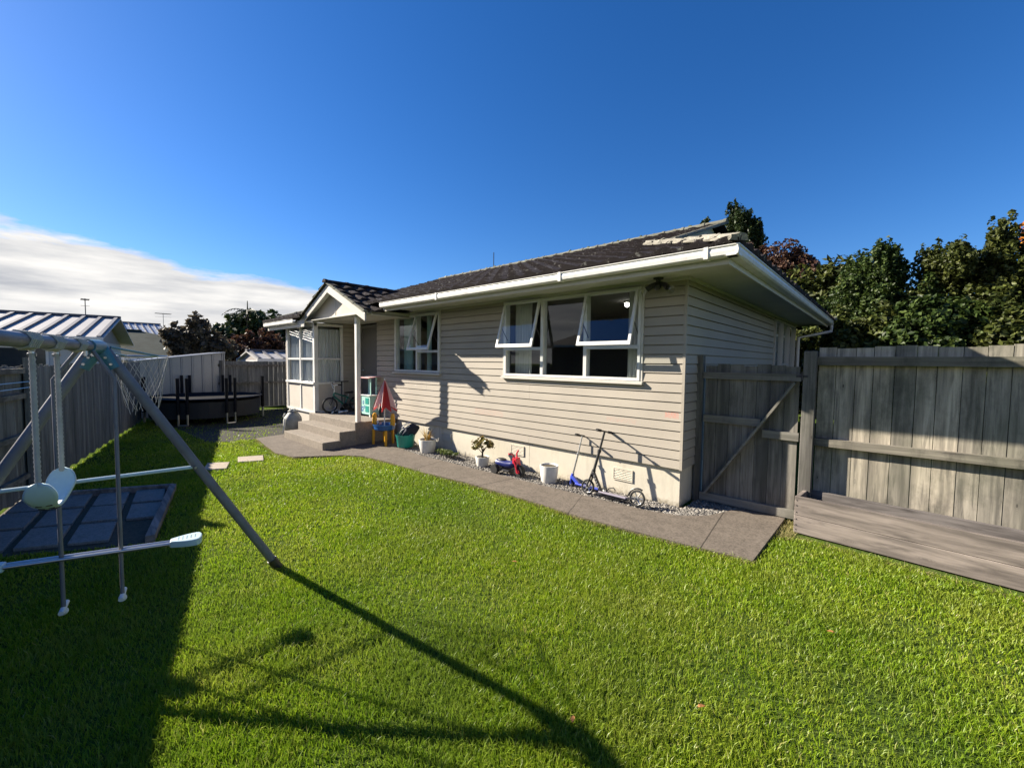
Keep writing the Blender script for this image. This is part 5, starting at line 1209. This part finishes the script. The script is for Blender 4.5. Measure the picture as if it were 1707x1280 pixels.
gable_house('distant house with pale blue metal roof above the green roof', (-49, 6.6), (.05, -1), 9, 3.2, 3.6, 4.75, 'house_white', 'far_roof')
gable_house('distant house with pale roof glimpsed between tree and sunroom', (-30, 9.9), (0, 1), 9, 3.0, 2.15, 2.75, 'house_white', 'far_roof')
gable_house('low shed with a whitish ribbed roof just behind the back fence', (-18.2, 4.95), (0, 1), 5, 1.2, 1.72, 2.02, 'house_white', 'metal_roof', over=.1)
paint('roof_tile_far', (.05, .042, .04), .85, .3, 2)
gable_house('neighbouring house with dark tiled roof facing the lawn from behind the left fence', (-14, -12), (1, -.05), 16, 4.6, 2.6, 4.6, 'brick_dark', 'roof_tile_far', False, True)
def aerial(x, y, z0, z1, label, w=.5):
    mb = MB(); mb.tube((x, y, z0), (x, y, z1), .018, n=6)
    for k in range(4): mb.tube((x-.3+.2*k, y-w*.5, z1-.05), (x-.3+.2*k, y+w*.5, z1-.05), .009, n=5)
    mb.tube((x-.4, y, z1-.05), (x+.4, y, z1-.05), .009, n=5); mb.tube((x, y-w*.5, z1-.35), (x, y+w*.5, z1-.35), .008, n=5)
    tag(mb.build('antenna', 'dark_steel'), label, 'antenna')
aerial(-28.5, 1.1, 2.6, 4.55, 'thin television antenna rising behind the grey ribbed roof', .3)
aerial(-51, 7.1, 3, 6.0, 'television antenna beside the distant pale blue roof', 1.2)
aerial(-46, 8.6, 2.5, 4.9, 'far television antenna above the leafy bush', 1.2)

# ============================================================ TREES
def tree(label, base, top, r, blobs, n, size, mat, name='tree', cat='tree', thick=.5, lump=.3, aspect=1.6, nb=6, group=None):
    t = thing(name, (base[0], base[1], 0), label, cat, group)
    tg = [(b[0]+random.uniform(-.3, .3)*b[3], b[1]+random.uniform(-.3, .3)*b[4], b[2]+random.uniform(-.2, .4)*b[5]) for b in (blobs*3)[:nb]]
    branches(t, base, top, r, tg)
    leaves('crown', blobs, n, size, mat, t, aspect, thick, lump=lump); return t
# clipped-together evergreen trees behind the right fence
def column(x, y, h, w, taper=.55, k=7, seed=0):
    rr = random.Random(seed); out = []
    for i in range(k):
        q = i/(k-1); z = .7+(h-1.0)*q; r = w*(1-taper*q**1.5)*rr.uniform(.85, 1.1)
        out.append((x+rr.uniform(-.25, .25)*w, y+rr.uniform(-.25, .25)*w, z, r, r, (h/k)*1.05, max(.25, 1-.55*q)))
    for i in range(6):
        q = rr.uniform(.45, 1.0); z = .7+(h-.9)*q; out.append((x+rr.uniform(-.8, .8)*w, y+rr.uniform(-.6, .6)*w, z, w*.32, w*.32, w*.45, .22))
    out.append((x, y, h-.15, w*.16, w*.16, .32, .10)); return out
specs = [(-.62, 10.6, 4.05, .80, 'leaf_dark', 'tall dark evergreen tree behind the fence, the leftmost of the hedge row'),
         (-.02, 10.3, 4.25, .62, 'leaf_dark', 'narrow pointed evergreen, second from the left in the hedge row'),
         (.56, 10.5, 4.05, .62, 'leaf_olive', 'evergreen with brownish tinted leaves in the middle of the hedge row'),
         (1.18, 10.2, 4.28, .62, 'leaf_olive', 'tallest olive tinted evergreen towards the right of the hedge row'),
         (1.72, 10.4, 4.0, .70, 'leaf_dark', 'dark evergreen at the right edge of the photo in the hedge row'),
         (2.6, 10.4, 4.2, .8, 'leaf_dark', 'evergreen just beyond the right edge in the hedge row'), (3.7, 10.6, 4.1, .9, 'leaf_dark', 'last dark evergreen far right in the hedge row')]
for i, (x, y, h, w, mt, lb) in enumerate(specs):
    x, y, h, w = x*1.42, y*1.42, 1.75+(h-1.75)*1.42-.60, w*1.42
    tree(lb, (x, y, 0), (x, y, h*.85), .07, column(x, y, h, w, .68, seed=i), 46000, .056, mt, 'evergreen_tree', thick=.55, lump=.38, aspect=1.5, nb=8, group='evergreen hedge row behind the fence')
# lower shrubs in front of the hedge
for i, (x, y, h, w, mt) in enumerate(((-1.15, 10.2, 2.3, .7, 'leaf_olive'), (-.4, 9.6, 2.6, .7, 'leaf_olive'), (.55, 9.4, 2.7, .75, 'leaf_dark'), (1.5, 9.3, 2.6, .75, 'leaf_olive'), (2.4, 9.3, 2.7, .8, 'leaf_olive'))):
    x, y, h, w = x*1.42, y*1.42, 1.75+(h-1.75)*1.42, w*1.42
    lb = ['yellow green shrub beside the house corner, left end of the low shrubs', 'olive shrub under the leftmost evergreen', 'dark glossy shrub in the middle behind the fence', 'olive shrub behind the fence near the right edge', 'olive shrub past the right edge behind the fence'][i]
    tree(lb, (x, y, 0), (x, y, h*.7), .05, [(x, y, h*.55, w, w*.8, h*.48, 1), (x-.3, y-.1, h*.8, w*.5, w*.5, h*.25, .4), (x+.3, y, h*.75, w*.5, w*.5, h*.28, .4)], 14000, .08, mt, 'shrub', 'shrub', lump=.35, group='shrubs between fence and hedge')
# reddish tree behind the house
tree('dark reddish-leaved tree behind the right end of the roof', (-3.3, 19.6, 0), (-3.3, 19.6, 4.5), .18, [(-3.4, 19.6, 4.4, 1.2, 1.2, 2.0, 1), (-2.7, 19.5, 3.8, 1.1, 1.1, 2.2, 1), (-4.2, 19.6, 4.8, 1.0, 1, 1.7, .8), (-3.0, 19.5, 5.4, .8, .8, .9, .4)], 30000, .085, 'leaf_red', lump=.3)
tree('feathery green tree with thin drooping twigs between the red tree and the hedge', (-1.6, 18, 0), (-1.6, 18, 3.4), .12, [(-1.9, 18, 3.4, 1.1, .9, 1.4, 1), (-1.1, 18, 3.9, .8, .7, 1.1, .6), (-2.6, 18, 3.4, .8, .8, 1.4, .6), (-1.4, 18, 4.9, .9, .6, .45, .15)], 10000, .10, 'leaf_olive', aspect=2.6, lump=.45)
tree('dark conifer with pointed tips rising behind the tiled roof', (-5.0, 20.2, 0), (-4.8, 20.2, 7.6), .2,
     [(-5.1, 20.2, 6.6, .75, .6, 1.7, 1), (-4.65, 20.2, 6.3, .6, .6, 1.5, .8), (-5.3, 20.2, 8.1, .28, .28, .75, .2), (-4.75, 20.2, 7.7, .25, .25, .7, .2), (-4.45, 20.2, 7.3, .25, .25, .65, .15), (-5.0, 20.2, 3.5, 1.5, 1.2, 2.5, 1)], 26000, .075, 'leaf_conifer', lump=.35)
tree('thin conifer tip peeping over the ridge, left of the larger conifer', (-6.6, 20.4, 0), (-6.6, 20.4, 7.4), .12, [(-6.55, 20.4, 7.6, .3, .3, .95, 1), (-6.95, 20.4, 7.0, .35, .3, .6, .6), (-6.7, 20.4, 5.2, 1.0, .8, 2.2, 1.5)], 6000, .09, 'leaf_conifer', lump=.3)
tree('orange autumn tree just visible above the hedge at the right edge', (3.1, 18, 0), (3.1, 18, 5.0), .08, [(3.05, 18, 5.35, .55, .5, .6, 1)], 900, .09, 'leaf_orange')
# left background trees
tree('leafy brown-green bush tree standing behind the grey shed', (-21.6, 3.9, 0), (-21.6, 3.9, 2.4), .09, [(-21.6, 3.55, 2.3, .5, .55, .8, 1), (-21.6, 4.1, 2.4, .5, .5, .95, 1), (-21.6, 4.75, 2.1, .5, .6, .6, .8), (-21.6, 4.12, 3.1, .22, .22, .35, .15), (-21.6, 3.3, 2.7, .25, .25, .3, .15)], 5200, .13, 'leaf_brown', lump=.45)
tree('large rounded grey-green tree far behind the back fence', (-28.6, 8.6, 0), (-28.6, 8.6, 3.2), .2, [(-28.6, 8.7, 2.9, 1.9, 1.75, 1.85, 1), (-28.6, 7.5, 2.7, 1.4, 1.4, 1.6, .8), (-28.6, 9.4, 2.9, 1.2, 1.0, 1.4, .5)], 15000, .16, 'leaf_conifer', lump=.15)
tree('brownish twiggy shrub in front of the rounded tree', (-24, 6.4, 0), (-24, 6.4, 2.0), .08, [(-24, 6.3, 2.0, .8, .85, .95, 1), (-24, 7.3, 2.15, .8, .8, 1.0, 1), (-24, 7.9, 1.9, .6, .5, .8, .6), (-24, 5.7, 1.9, .6, .5, .6, .5)], 9000, .12, 'leaf_red', lump=.4)
# palm-like crown above the rounded tree
t = thing('palm', (-27.5, 7.6, 0), 'palm with drooping fronds poking above the rounded tree', 'palm')
branches(t, (-27.5, 7.6, 0), (-27.5, 7.6, 4.4), .12, [])
mb = MB()
for k in range(13):
    a = 6.28*k/13+.2; L0 = random.uniform(.9, 1.35); up = random.uniform(.2, .9); d = Vector((math.cos(a), math.sin(a), 0)); w = Vector((-d.y, d.x, 0)); c0 = Vector((-27.5, 7.6, 4.4))
    sp_ = [c0+d*(L0*q)+Vector((0, 0, L0*(up*q-.95*q*q))) for q in np.linspace(0, 1, 9)]
    mb.path(sp_, [.02]*8+[.008], 5)
    for i in range(1, 9):
        for sg in (-1, 1):
            p = sp_[i]; e = p+w*sg*.22*(1-.06*i)+d*.08-Vector((0, 0, .12)); mb.add([p-d*.03, p+d*.03, e], [(0, 1, 2)])
mb.tube((-27.5, 7.6, 4.4), (-27.5, 7.6, 5.1), .045, .02)
mb.build('frond', 'leaf_conifer', t)
